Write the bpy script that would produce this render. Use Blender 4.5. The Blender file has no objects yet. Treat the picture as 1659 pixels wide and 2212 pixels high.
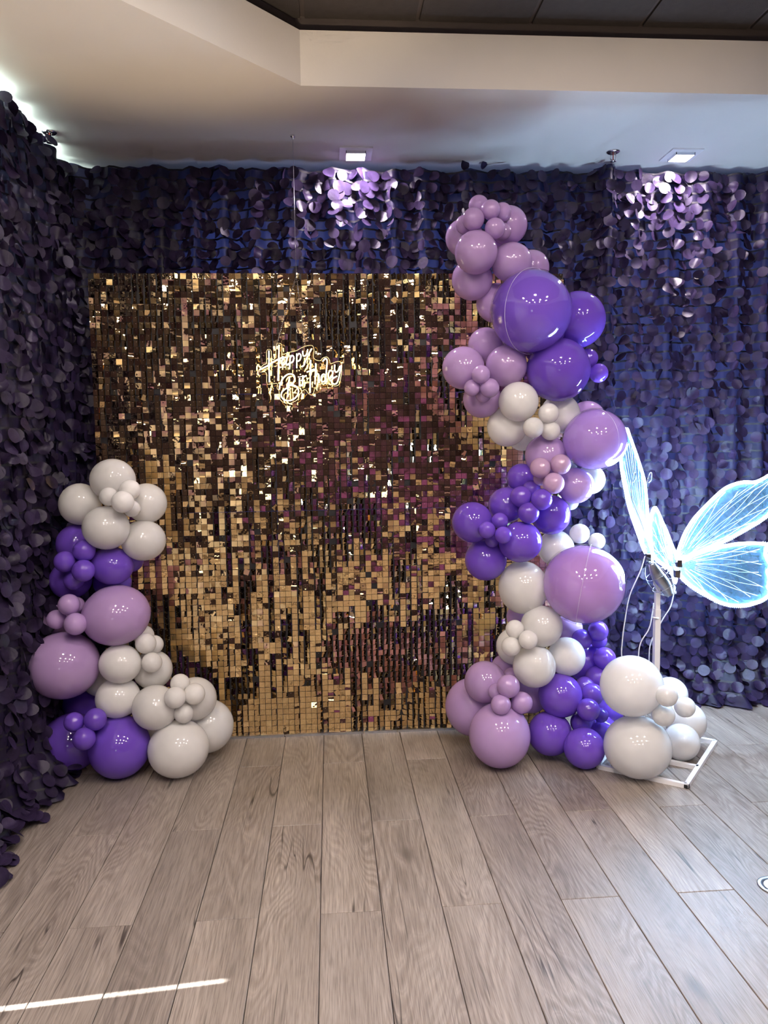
import bpy, bmesh, math, random
from mathutils import Vector, Matrix, noise

random.seed(11)
SC = bpy.context.scene
COL = SC.collection
PI = math.pi

# ------------------------------------------------------------------ camera
H_CAM = 1.533
F_PX = 1621.39
cam_d = bpy.data.cameras.new('camera')
cam_d.sensor_fit = 'HORIZONTAL'
cam_d.sensor_width = 36.0
cam_d.lens = F_PX / 1659.0 * 36.0
cam_d.clip_start = 0.05
cam = bpy.data.objects.new('camera', cam_d)
COL.objects.link(cam)
_r = Vector((0.99728393, -0.0721929, -0.01459294))
_u = Vector((0.02093651, 0.08790904, 0.99590846))
_w = Vector((0.07061467, 0.99350903, -0.08918174))
cam.matrix_world = Matrix(((_r.x, _u.x, -_w.x, 0), (_r.y, _u.y, -_w.y, 0), (_r.z, _u.z, -_w.z, H_CAM), (0, 0, 0, 1)))
SC.camera = cam

# ------------------------------------------------------------------ view, world, sun, big lights
SC.view_settings.view_transform = 'Standard'
SC.view_settings.look = 'None'
SC.view_settings.gamma = 1.0
SC.view_settings.use_curve_mapping = False
SC.view_settings.exposure = 0.55
try:
    cy = SC.cycles
    cy.use_denoising = True
    cy.max_bounces = 5
    cy.diffuse_bounces = 3
    cy.glossy_bounces = 3
    cy.use_adaptive_sampling = True
    cy.adaptive_threshold = 0.15
    cy.adaptive_min_samples = 24
    cy.transparent_max_bounces = 12
    cy.sample_clamp_indirect = 4.0
except Exception:
    pass

world = bpy.data.worlds.new('world')
SC.world = world
world.use_nodes = True
bg = world.node_tree.nodes['Background']
bg.inputs['Color'].default_value = (0.55, 0.72, 1.0, 1)
bg.inputs['Strength'].default_value = 0.5

def lamp(kind, name, loc, energy, color, size=0.1, direction=None, **kw):
    d = bpy.data.lights.new(name, kind)
    d.energy = energy
    d.color = color
    if kind == 'AREA':
        d.shape = kw.pop('shape', 'DISK')
        d.size = size
        if 'size_y' in kw:
            d.size_y = kw.pop('size_y')
    elif kind in ('POINT', 'SPOT'):
        d.shadow_soft_size = size
    for k, v in kw.items():
        setattr(d, k, v)
    o = bpy.data.objects.new(name, d)
    COL.objects.link(o)
    o.location = loc
    if direction is not None:
        o.rotation_euler = Vector(direction).to_track_quat('-Z', 'Y').to_euler()
    return o

# sun from the left, through a narrow door gap in the left wall
SUN_EL = math.radians(40)
SUN_HEAD = math.atan2(0.056, 0.61)
sun = lamp('SUN', 'sun', (-6, 1.5, 5), 40.0, (0.95, 1.0, 0.98),
           direction=(math.cos(SUN_HEAD) * math.cos(SUN_EL), math.sin(SUN_HEAD) * math.cos(SUN_EL), -math.sin(SUN_EL)))
sun.data.angle = math.radians(0.5)

# warm recessed downlights of the hall (in the tray ceiling above and behind the camera)
WARM = (1.0, 0.87, 0.79)
for (x, y) in ((-0.55, 1.5), (0.85, 1.6), (2.2, 1.4), (-0.75, 0.2), (0.4, 0.2), (1.5, 0.2), (2.6, 0.1),
               (-0.7, -1.2), (0.5, -1.3), (1.6, -1.3)):
    lamp('AREA', 'hall_downlight', (x, y, 3.33), 18.0, WARM, size=0.20, direction=(0, 0, -1))
# unseen warm spots added low behind the camera to brighten the ceiling
for (x, y, e) in ((-0.45, 0.25, 250.0), (1.3, 0.1, 120.0)):
    lamp('SPOT', 'added_ceiling_fill', (x, y, 0.25), e, (1.0, 0.78, 0.52), size=0.08, direction=(-0.05, 0.52, 1.0), spot_size=math.radians(50), spot_blend=0.35)

# unseen violet light added on the far wall, so dark sequins mirror plum
lamp('AREA', 'added_violet_fill', (1.0, -3.0, 0.3), 45.0, (0.55, 0.16, 0.75), size=1.6, size_y=0.2, shape='RECTANGLE', direction=(0, -0.5, 1))

# ------------------------------------------------------------------ helpers
def new_mat(name):
    m = bpy.data.materials.new(name)
    m.use_nodes = True
    nt = m.node_tree
    nt.nodes.clear()
    out = nt.nodes.new('ShaderNodeOutputMaterial')
    return m, nt, out

def N(nt, typ, **kw):
    n = nt.nodes.new(typ)
    for k, v in kw.items():
        if k.startswith('i_'):
            key = k[2:].replace('_', ' ')
            n.inputs[key].default_value = v
        else:
            setattr(n, k, v)
    return n

def lk(nt, a, b):
    nt.links.new(a, b)

def set_in(n, name, v):
    if name in n.inputs:
        n.inputs[name].default_value = v

def principled(name, color, rough=0.5, metal=0.0, spec=0.5, coat=0.0, noise_amt=0.0, noise_scale=8.0, bump=0.0, bump_scale=60.0, sheen=0.0, emit=None, emit_s=0.0):
    m, nt, out = new_mat(name)
    p = N(nt, 'ShaderNodeBsdfPrincipled')
    set_in(p, 'Base Color', (*color, 1))
    set_in(p, 'Roughness', rough)
    set_in(p, 'Metallic', metal)
    set_in(p, 'Specular IOR Level', spec)
    set_in(p, 'Coat Weight', coat)
    set_in(p, 'Sheen Weight', sheen)
    if emit:
        set_in(p, 'Emission Color', (*emit, 1))
        set_in(p, 'Emission Strength', emit_s)
    tc = N(nt, 'ShaderNodeTexCoord')
    if noise_amt > 0:
        nz = N(nt, 'ShaderNodeTexNoise')
        nz.inputs['Scale'].default_value = noise_scale
        nz.inputs['Detail'].default_value = 4
        lk(nt, tc.outputs['Object'], nz.inputs['Vector'])
        ramp = N(nt, 'ShaderNodeValToRGB')
        a = tuple(max(0, c * (1 - noise_amt)) for c in color)
        b = tuple(min(1, c * (1 + noise_amt)) for c in color)
        ramp.color_ramp.elements[0].color = (*a, 1)
        ramp.color_ramp.elements[1].color = (*b, 1)
        ramp.color_ramp.elements[0].position = 0.3
        ramp.color_ramp.elements[1].position = 0.7
        lk(nt, nz.outputs['Fac'], ramp.inputs['Fac'])
        lk(nt, ramp.outputs['Color'], p.inputs['Base Color'])
    if bump > 0:
        nz2 = N(nt, 'ShaderNodeTexNoise')
        nz2.inputs['Scale'].default_value = bump_scale
        nz2.inputs['Detail'].default_value = 3
        lk(nt, tc.outputs['Object'], nz2.inputs['Vector'])
        bp = N(nt, 'ShaderNodeBump')
        bp.inputs['Strength'].default_value = bump
        bp.inputs['Distance'].default_value = 0.01
        lk(nt, nz2.outputs['Fac'], bp.inputs['Height'])
        lk(nt, bp.outputs['Normal'], p.inputs['Normal'])
    lk(nt, p.outputs['BSDF'], out.inputs['Surface'])
    return m

def emission(name, color, strength):
    m, nt, out = new_mat(name)
    e = N(nt, 'ShaderNodeEmission')
    e.inputs['Color'].default_value = (*color, 1)
    e.inputs['Strength'].default_value = strength
    lk(nt, e.outputs['Emission'], out.inputs['Surface'])
    return m

class MB:
    """collects polygons, builds one mesh"""
    def __init__(self):
        self.v = []
        self.f = []
        self.s = []
    def add(self, vs, fs, smooth=False):
        b = len(self.v)
        self.v += [tuple(p) for p in vs]
        self.f += [tuple(i + b for i in f) for f in fs]
        self.s += [smooth] * len(fs)
    def box(self, x0, x1, y0, y1, z0, z1, M=None):
        vs = [Vector(p) for p in ((x0, y0, z0), (x1, y0, z0), (x1, y1, z0), (x0, y1, z0), (x0, y0, z1), (x1, y0, z1), (x1, y1, z1), (x0, y1, z1))]
        if M is not None:
            vs = [M @ p for p in vs]
        self.add(vs, [(0, 3, 2, 1), (4, 5, 6, 7), (0, 1, 5, 4), (1, 2, 6, 5), (2, 3, 7, 6), (3, 0, 4, 7)])
    def bar(self, a, b, w, t):
        a = Vector(a); b = Vector(b)
        d = (b - a).normalized()
        side = d.cross(Vector((0, 0, 1)))
        if side.length < 1e-3:
            side = Vector((1, 0, 0))
        side.normalize()
        up = side.cross(d).normalized()
        vs = []
        for p in (a, b):
            for su, sv in ((-1, -1), (1, -1), (1, 1), (-1, 1)):
                vs.append(p + side * su * w / 2 + up * sv * t / 2)
        self.add(vs, [(0, 1, 2, 3), (7, 6, 5, 4), (0, 4, 5, 1), (1, 5, 6, 2), (2, 6, 7, 3), (3, 7, 4, 0)])
    def tube(self, pts, r, seg=8, closed=False, caps=True):
        pts = [Vector(p) for p in pts]
        n = len(pts)
        rings = []
        prev = None
        for i in range(n):
            if closed:
                t = pts[(i + 1) % n] - pts[i - 1]
            else:
                t = pts[min(i + 1, n - 1)] - pts[max(i - 1, 0)]
            if t.length < 1e-9:
                t = Vector((0, 0, 1))
            t.normalize()
            if prev is None:
                a = Vector((0, 0, 1)) if abs(t.z) < 0.9 else Vector((1, 0, 0))
                prev = t.cross(a).normalized()
            else:
                prev = (prev - t * prev.dot(t))
                if prev.length < 1e-6:
                    prev = t.orthogonal()
                prev.normalize()
            b = t.cross(prev)
            rr = r[i] if isinstance(r, (list, tuple)) else r
            rings.append([pts[i] + (prev * math.cos(2 * PI * k / seg) + b * math.sin(2 * PI * k / seg)) * rr for k in range(seg)])
        vs = [p for ring in rings for p in ring]
        fs = []
        m = n if closed else n - 1
        for i in range(m):
            j = (i + 1) % n
            for k in range(seg):
                k2 = (k + 1) % seg
                fs.append((i * seg + k, i * seg + k2, j * seg + k2, j * seg + k))
        if caps and not closed:
            fs.append(tuple(reversed(range(seg))))
            fs.append(tuple((n - 1) * seg + k for k in range(seg)))
        self.add(vs, fs, True)
    def lathe(self, prof, c=(0, 0, 0), seg=24, M=None):
        """profile of (radius, z), revolved about z"""
        vs = []
        for (r, z) in prof:
            for k in range(seg):
                a = 2 * PI * k / seg
                vs.append(Vector((r * math.cos(a), r * math.sin(a), z)))
        if M is not None:
            vs = [M @ p for p in vs]
        vs = [p + Vector(c) for p in vs]
        fs = []
        for i in range(len(prof) - 1):
            for k in range(seg):
                k2 = (k + 1) % seg
                fs.append((i * seg + k, i * seg + k2, (i + 1) * seg + k2, (i + 1) * seg + k))
        fs.append(tuple(reversed(range(seg))))
        fs.append(tuple((len(prof) - 1) * seg + k for k in range(seg)))
        self.add(vs, fs, True)
    def mesh(self, name, mat=None):
        me = bpy.data.meshes.new(name)
        me.from_pydata(self.v, [], self.f)
        me.polygons.foreach_set('use_smooth', self.s)
        if mat:
            me.materials.append(mat)
        me.update()
        return me
    def build(self, name, mat, parent=None):
        return obj(name, self.mesh(name, mat), parent)

def obj(name, me, parent=None, loc=None, rot=None, scale=None):
    o = bpy.data.objects.new(name, me)
    COL.objects.link(o)
    if parent is not None:
        o.parent = parent
    if loc is not None:
        o.location = loc
    if rot is not None:
        o.rotation_euler = rot
    if scale is not None:
        o.scale = scale
    return o

def empty(name, loc=(0, 0, 0), rot=(0, 0, 0)):
    o = bpy.data.objects.new(name, None)
    o.empty_display_size = 0.1
    COL.objects.link(o)
    o.location = loc
    o.rotation_euler = rot
    return o

def tag(o, label=None, cat=None, group=None, kind=None):
    if label: o['label'] = label
    if cat: o['category'] = cat
    if group: o['group'] = group
    if kind: o['kind'] = kind
    return o

def struct(o):
    o['kind'] = 'structure'
    return o

def catmull(pts, n=6, closed=False):
    pts = [Vector(p) for p in pts]
    m = len(pts)
    out = []
    rng = m if closed else m - 1
    for i in range(rng):
        if closed:
            p0, p1, p2, p3 = pts[i - 1], pts[i], pts[(i + 1) % m], pts[(i + 2) % m]
        else:
            p0, p1, p2, p3 = pts[max(i - 1, 0)], pts[i], pts[i + 1], pts[min(i + 2, m - 1)]
        for k in range(n):
            t = k / n
            out.append(0.5 * ((2 * p1) + (p2 - p0) * t + (2 * p0 - 5 * p1 + 4 * p2 - p3) * t * t + (3 * p1 - p0 - 3 * p2 + p3) * t ** 3))
    if not closed:
        out.append(pts[-1])
    return out

# ------------------------------------------------------------------ materials
M_ceiling = principled('ceiling_paint', (0.76, 0.73, 0.70), 0.7, noise_amt=0.02, noise_scale=3, bump=0.03, bump_scale=120)
M_tile = principled('dark_ceiling_tile', (0.045, 0.037, 0.035), 0.9, noise_amt=0.1, noise_scale=30, bump=0.15, bump_scale=250)
M_upper = principled('dark_tray_paint', (0.075, 0.060, 0.058), 0.85, noise_amt=0.05)
M_wall = principled('plum_wall_paint', (0.018, 0.010, 0.017), 0.8, noise_amt=0.08, noise_scale=2)
M_wallpale = principled('pale_wall_paint', (0.6, 0.6, 0.6), 0.8, noise_amt=0.03, noise_scale=2)
M_sub = principled('subfloor', (0.10, 0.08, 0.07), 0.9, noise_amt=0.1)
M_white_metal = principled('white_powder_coat', (0.85, 0.85, 0.87), 0.35, noise_amt=0.03, noise_scale=20)
M_black = principled('black_plastic', (0.012, 0.011, 0.013), 0.5, noise_amt=0.2, noise_scale=15)
M_chrome = principled('chrome', (0.75, 0.75, 0.78), 0.15, metal=1.0, noise_amt=0.04)
M_steel = principled('brushed_steel', (0.55, 0.56, 0.58), 0.3, metal=1.0, noise_amt=0.1, noise_scale=40)
M_cable = principled('white_cable', (0.82, 0.82, 0.84), 0.4, noise_amt=0.04)
M_win_back = emission('daylight_pane', (0.34, 0.50, 1.0), 0.75)
M_win_left = emission('daylight_pane_left', (0.80, 1.0, 0.93), 22.0)
M_lens = emission('downlight_lens', (1.0, 0.88, 0.95), 30.0)
M_neon = emission('neon_tube', (1.0, 0.82, 0.48), 6.5)
M_led = emission('led_strip', (0.48, 0.71, 1.0), 195.0)
M_node = emission('led_node', (0.48, 0.71, 1.0), 60.0)
M_node.cycles.emission_sampling = 'NONE'

def wood_material():
    m, nt, out = new_mat('grey_oak_plank')
    p = N(nt, 'ShaderNodeBsdfPrincipled')
    tc = N(nt, 'ShaderNodeTexCoord')
    oi = N(nt, 'ShaderNodeObjectInfo')
    off = N(nt, 'ShaderNodeVectorMath', operation='SCALE')
    comb = N(nt, 'ShaderNodeCombineXYZ')
    lk(nt, oi.outputs['Random'], comb.inputs['X'])
    m2 = N(nt, 'ShaderNodeMath', operation='MULTIPLY'); m2.inputs[1].default_value = 7.31
    lk(nt, oi.outputs['Random'], m2.inputs[0])
    lk(nt, m2.outputs[0], comb.inputs['Y'])
    lk(nt, oi.outputs['Random'], comb.inputs['Z'])
    lk(nt, comb.outputs[0], off.inputs[0]); off.inputs['Scale'].default_value = 37.0
    # stretched coordinates along the plank
    def stretch(sx, sy, o=True):
        mp = N(nt, 'ShaderNodeMapping')
        mp.inputs['Scale'].default_value = (sx, sy, 1)
        lk(nt, tc.outputs['Object'], mp.inputs['Vector'])
        if not o:
            return mp.outputs[0]
        ad = N(nt, 'ShaderNodeVectorMath', operation='ADD')
        lk(nt, mp.outputs[0], ad.inputs[0]); lk(nt, off.outputs[0], ad.inputs[1])
        return ad.outputs[0]
    def nz(vec, scale, detail=3, rough=0.5, dist=0.0):
        n = N(nt, 'ShaderNodeTexNoise')
        n.inputs['Scale'].default_value = scale; n.inputs['Detail'].default_value = detail
        n.inputs['Roughness'].default_value = rough; n.inputs['Distortion'].default_value = dist
        lk(nt, vec, n.inputs['Vector'])
        return n.outputs['Fac']
    def ramp(fac, stops):
        r = N(nt, 'ShaderNodeValToRGB')
        e = r.color_ramp.elements
        while len(e) < len(stops):
            e.new(0.5)
        for el, (pos, c) in zip(e, stops):
            el.position = pos
            el.color = (*c, 1) if len(c) == 3 else c
        lk(nt, fac, r.inputs['Fac'])
        return r.outputs['Color']
    def mix(fac, a, b, typ='MIX'):
        mx = N(nt, 'ShaderNodeMix', data_type='RGBA', blend_type=typ)
        if isinstance(fac, float): mx.inputs[0].default_value = fac
        else: lk(nt, fac, mx.inputs[0])
        for sock, v in ((mx.inputs[6], a), (mx.inputs[7], b)):
            if isinstance(v, tuple): sock.default_value = (*v, 1)
            else: lk(nt, v, sock)
        return mx.outputs[2]
    # cathedral rings: slow field along the plank cut into bands
    field = nz(stretch(4.2, 0.75), 1.0, 2, 0.45, 0.25)
    mul = N(nt, 'ShaderNodeMath', operation='MULTIPLY'); mul.inputs[1].default_value = 230.0
    lk(nt, field, mul.inputs[0])
    fine_d = nz(stretch(40, 8), 1.0, 2)
    ad = N(nt, 'ShaderNodeMath', operation='MULTIPLY_ADD'); ad.inputs[1].default_value = 4.0
    lk(nt, fine_d, ad.inputs[0]); lk(nt, mul.outputs[0], ad.inputs[2])
    sn = N(nt, 'ShaderNodeMath', operation='SINE'); lk(nt, ad.outputs[0], sn.inputs[0])
    ring = N(nt, 'ShaderNodeMapRange'); ring.inputs['From Min'].default_value = -1; ring.inputs['From Max'].default_value = 1
    lk(nt, sn.outputs[0], ring.inputs['Value'])
    fine = nz(stretch(260, 9), 1.0, 3, 0.6)
    broad = nz(stretch(7, 1.1), 1.0, 3, 0.55)
    base = ramp(broad, [(0.25, (0.205, 0.172, 0.150)), (0.55, (0.290, 0.248, 0.220)), (0.8, (0.350, 0.305, 0.273))])
    grain = ramp(fine, [(0.32, (0.50, 0.49, 0.48)), (0.52, (1.0, 1.0, 1.0)), (0.74, (1.34, 1.33, 1.31))])
    c1 = mix(0.75, base, grain, 'MULTIPLY')
    rings = ramp(ring.outputs['Result'], [(0.0, (0.80, 0.78, 0.76)), (0.6, (1.0, 1.0, 1.0)), (0.92, (1.22, 1.21, 1.19)), (1.0, (1.05, 1.05, 1.05))])
    zone = ramp(nz(stretch(6, 0.9), 0.8, 1), [(0.40, (0.1, 0.1, 0.1)), (0.58, (0.85, 0.85, 0.85))])
    c2 = mix(zone, c1, mix(1.0, c1, rings, 'MULTIPLY'))
    # dark cracks: thin ridges along the grain, only in some stretches
    cr = nz(stretch(17, 0.85), 1.0, 2, 0.5, 0.4)
    sub = N(nt, 'ShaderNodeMath', operation='SUBTRACT'); sub.inputs[1].default_value = 0.5
    lk(nt, cr, sub.inputs[0])
    ab = N(nt, 'ShaderNodeMath', operation='ABSOLUTE'); lk(nt, sub.outputs[0], ab.inputs[0])
    crack = ramp(ab.outputs[0], [(0.0, (1, 1, 1)), (0.005, (0.8, 0.8, 0.8)), (0.016, (0.0, 0.0, 0.0))])
    czone = ramp(nz(stretch(5, 1.6), 1.3, 2), [(0.54, (0, 0, 0)), (0.63, (1, 1, 1))])
    cf = mix(1.0, crack, czone, 'MULTIPLY')
    c3 = mix(cf, c2, (0.045, 0.036, 0.032))
    # knots
    vor = N(nt, 'ShaderNodeTexVoronoi'); vor.inputs['Scale'].default_value = 1.0
    lk(nt, stretch(4.6, 1.7), vor.inputs['Vector'])
    kn = ramp(vor.outputs['Distance'], [(0.0, (1, 1, 1)), (0.05, (0.75, 0.75, 0.75)), (0.13, (0, 0, 0))])
    kf = mix(1.0, kn, ramp(nz(stretch(2.3, 0.8), 1.1, 1), [(0.46, (0, 0, 0)), (0.56, (0.85, 0.85, 0.85))]), 'MULTIPLY')
    c4 = mix(kf, c3, (0.085, 0.066, 0.055))
    # per plank tone
    tone = ramp(oi.outputs['Random'], [(0.0, (0.88, 0.87, 0.86)), (1.0, (1.10, 1.09, 1.07))])
    c5 = mix(1.0, c4, tone, 'MULTIPLY')
    lk(nt, c5, p.inputs['Base Color'])
    rr = N(nt, 'ShaderNodeMapRange'); rr.inputs['To Min'].default_value = 0.36; rr.inputs['To Max'].default_value = 0.52
    lk(nt, fine, rr.inputs['Value']); lk(nt, rr.outputs['Result'], p.inputs['Roughness'])
    set_in(p, 'Specular IOR Level', 0.5)
    bp = N(nt, 'ShaderNodeBump'); bp.inputs['Strength'].default_value = 0.25; bp.inputs['Distance'].default_value = 0.002
    lk(nt, fine, bp.inputs['Height']); lk(nt, bp.outputs['Normal'], p.inputs['Normal'])
    lk(nt, p.outputs['BSDF'], out.inputs['Surface'])
    return m
M_wood = wood_material()

def balloon_mat(name, color, rough=0.08, sss=0.0):
    m, nt, out = new_mat(name)
    p = N(nt, 'ShaderNodeBsdfPrincipled')
    tc = N(nt, 'ShaderNodeTexCoord')
    oi = N(nt, 'ShaderNodeObjectInfo')
    nz = N(nt, 'ShaderNodeTexNoise'); nz.inputs['Scale'].default_value = 2.2; nz.inputs['Detail'].default_value = 1
    lk(nt, tc.outputs['Object'], nz.inputs['Vector'])
    r = N(nt, 'ShaderNodeValToRGB')
    r.color_ramp.elements[0].color = (*[c * 0.94 for c in color], 1)
    r.color_ramp.elements[1].color = (*[min(1, c * 1.05) for c in color], 1)
    lk(nt, nz.outputs['Fac'], r.inputs['Fac'])
    hsv = N(nt, 'ShaderNodeHueSaturation')
    mr = N(nt, 'ShaderNodeMapRange'); mr.inputs['To Min'].default_value = 0.93; mr.inputs['To Max'].default_value = 1.06
    lk(nt, oi.outputs['Random'], mr.inputs['Value']); lk(nt, mr.outputs['Result'], hsv.inputs['Value'])
    lk(nt, r.outputs['Color'], hsv.inputs['Color'])
    lk(nt, hsv.outputs['Color'], p.inputs['Base Color'])
    set_in(p, 'Roughness', rough)
    set_in(p, 'Specular IOR Level', 0.85)
    if sss:
        tr = N(nt, 'ShaderNodeBsdfTranslucent')
        lk(nt, hsv.outputs['Color'], tr.inputs['Color'])
        mx = N(nt, 'ShaderNodeMixShader'); mx.inputs[0].default_value = sss
        lk(nt, p.outputs['BSDF'], mx.inputs[1]); lk(nt, tr.outputs['BSDF'], mx.inputs[2])
        lk(nt, mx.outputs[0], out.inputs['Surface'])
    else:
        lk(nt, p.outputs['BSDF'], out.inputs['Surface'])
    return m
M_bal = {
    'W': balloon_mat('white_latex', (0.93, 0.92, 0.90), 0.07, 0.30),
    'P': balloon_mat('violet_latex', (0.20, 0.090, 0.64), 0.07, 0.22),
    'L': balloon_mat('lavender_latex', (0.56, 0.37, 0.70), 0.07, 0.22),
    'K': balloon_mat('pink_mauve_latex', (0.64, 0.42, 0.64), 0.07, 0.22),
    'C': balloon_mat('pink_lavender_latex', (0.58, 0.34, 0.72), 0.07, 0.22),
    'B': balloon_mat('bright_violet_latex', (0.25, 0.125, 0.70), 0.07, 0.22),
    'G': balloon_mat('lilac_latex', (0.52, 0.33, 0.76), 0.07, 0.22),
}
def shell_material(name, tint, ior, rough=0.02):
    m, nt, out = new_mat(name)
    t = N(nt, 'ShaderNodeBsdfTransparent'); t.inputs['Color'].default_value = (*tint, 1)
    g = N(nt, 'ShaderNodeBsdfGlossy'); g.inputs['Roughness'].default_value = rough
    fr = N(nt, 'ShaderNodeFresnel'); fr.inputs['IOR'].default_value = ior
    nz = N(nt, 'ShaderNodeTexNoise'); nz.inputs['Scale'].default_value = 3
    bp = N(nt, 'ShaderNodeBump'); bp.inputs['Strength'].default_value = 0.02
    lk(nt, nz.outputs['Fac'], bp.inputs['Height']); lk(nt, bp.outputs['Normal'], g.inputs['Normal'])
    mx = N(nt, 'ShaderNodeMixShader')
    geo = N(nt, 'ShaderNodeNewGeometry')
    inv = N(nt, 'ShaderNodeMath', operation='SUBTRACT'); inv.inputs[0].default_value = 1.0
    lk(nt, geo.outputs['Backfacing'], inv.inputs[1])
    mu = N(nt, 'ShaderNodeMath', operation='MULTIPLY')
    lk(nt, fr.outputs[0], mu.inputs[0]); lk(nt, inv.outputs[0], mu.inputs[1])
    lk(nt, mu.outputs[0], mx.inputs[0]); lk(nt, t.outputs[0], mx.inputs[1]); lk(nt, g.outputs[0], mx.inputs[2])
    lk(nt, mx.outputs[0], out.inputs['Surface'])
    return m
M_shell = shell_material('clear_bubble', (0.97, 0.96, 0.99), 1.45)
M_acrylic = shell_material('clear_acrylic', (0.96, 0.95, 0.90), 1.45)
M_wrap = shell_material('clear_wrap', (0.85, 0.88, 0.92), 1.5, 0.12)
M_seam = principled('bubble_seam', (0.80, 0.75, 0.9), 0.3, noise_amt=0.02)

def gold_material():
    m, nt, out = new_mat('gold_mirror_sequin')
    p = N(nt, 'ShaderNodeBsdfPrincipled')
    set_in(p, 'Metallic', 1.0)
    set_in(p, 'Roughness', 0.035)
    tc = N(nt, 'ShaderNodeTexCoord')
    nz = N(nt, 'ShaderNodeTexNoise'); nz.inputs['Scale'].default_value = 45; nz.inputs['Detail'].default_value = 1
    geo = N(nt, 'ShaderNodeNewGeometry')
    lk(nt, geo.outputs['Position'], nz.inputs['Vector'])
    r = N(nt, 'ShaderNodeValToRGB')
    r.color_ramp.elements[0].color = (0.86, 0.60, 0.27, 1)
    r.color_ramp.elements[1].color = (0.98, 0.74, 0.40, 1)
    lk(nt, nz.outputs['Fac'], r.inputs['Fac']); lk(nt, r.outputs['Color'], p.inputs['Base Color'])
    bp = N(nt, 'ShaderNodeBump'); bp.inputs['Strength'].default_value = 0.10; bp.inputs['Distance'].default_value = 0.004
    lk(nt, nz.outputs['Fac'], bp.inputs['Height']); lk(nt, bp.outputs['Normal'], p.inputs['Normal'])
    lk(nt, p.outputs['BSDF'], out.inputs['Surface'])
    return m
M_gold = gold_material()
M_pin = principled('clear_pin', (0.9, 0.88, 0.85), 0.15, noise_amt=0.02)

def petal_material():
    m, nt, out = new_mat('purple_taffeta_petal')
    p = N(nt, 'ShaderNodeBsdfPrincipled')
    geo = N(nt, 'ShaderNodeNewGeometry')
    nz = N(nt, 'ShaderNodeTexNoise'); nz.inputs['Scale'].default_value = 14; nz.inputs['Detail'].default_value = 3
    lk(nt, geo.outputs['Position'], nz.inputs['Vector'])
    r = N(nt, 'ShaderNodeValToRGB')
    r.color_ramp.elements[0].color = (0.012, 0.007, 0.022, 1)
    r.color_ramp.elements[1].color = (0.036, 0.023, 0.064, 1)
    r.color_ramp.elements[0].position = 0.3; r.color_ramp.elements[1].position = 0.7
    lk(nt, nz.outputs['Fac'], r.inputs['Fac']); lk(nt, r.outputs['Color'], p.inputs['Base Color'])
    set_in(p, 'Roughness', 0.40); set_in(p, 'Specular IOR Level', 0.22)
    nz2 = N(nt, 'ShaderNodeTexNoise'); nz2.inputs['Scale'].default_value = 60; nz2.inputs['Detail'].default_value = 2
    lk(nt, geo.outputs['Position'], nz2.inputs['Vector'])
    bp = N(nt, 'ShaderNodeBump'); bp.inputs['Strength'].default_value = 0.3; bp.inputs['Distance'].default_value = 0.004
    lk(nt, nz2.outputs['Fac'], bp.inputs['Height']); lk(nt, bp.outputs['Normal'], p.inputs['Normal'])
    lk(nt, p.outputs['BSDF'], out.inputs['Surface'])
    return m
M_petal = petal_material()

def drape_material(name, trans):
    m, nt, out = new_mat(name)
    p = N(nt, 'ShaderNodeBsdfPrincipled')
    geo = N(nt, 'ShaderNodeNewGeometry')
    mp = N(nt, 'ShaderNodeMapping'); mp.inputs['Scale'].default_value = (90, 90, 4)
    lk(nt, geo.outputs['Position'], mp.inputs['Vector'])
    nz = N(nt, 'ShaderNodeTexNoise'); nz.inputs['Scale'].default_value = 1; nz.inputs['Detail'].default_value = 2
    lk(nt, mp.outputs[0], nz.inputs['Vector'])
    r = N(nt, 'ShaderNodeValToRGB')
    r.color_ramp.elements[0].color = (0.009, 0.006, 0.022, 1)
    r.color_ramp.elements[1].color = (0.026, 0.018, 0.052, 1)
    lk(nt, nz.outputs['Fac'], r.inputs['Fac']); lk(nt, r.outputs['Color'], p.inputs['Base Color'])
    set_in(p, 'Roughness', 0.4); set_in(p, 'Specular IOR Level', 0.25)
    t = N(nt, 'ShaderNodeBsdfTranslucent'); t.inputs['Color'].default_value = (0.20, 0.20, 0.42, 1)
    mx = N(nt, 'ShaderNodeMixShader'); mx.inputs[0].default_value = trans
    lk(nt, p.outputs['BSDF'], mx.inputs[1]); lk(nt, t.outputs[0], mx.inputs[2])
    lk(nt, mx.outputs[0], out.inputs['Surface'])
    return m
M_drape = drape_material('thin_purple_satin', 0.35)
M_drape_lined = drape_material('lined_purple_satin', 0.004)
M_ribbon = principled('black_ribbon', (0.012, 0.010, 0.018), 0.6, noise_amt=0.2)

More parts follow.
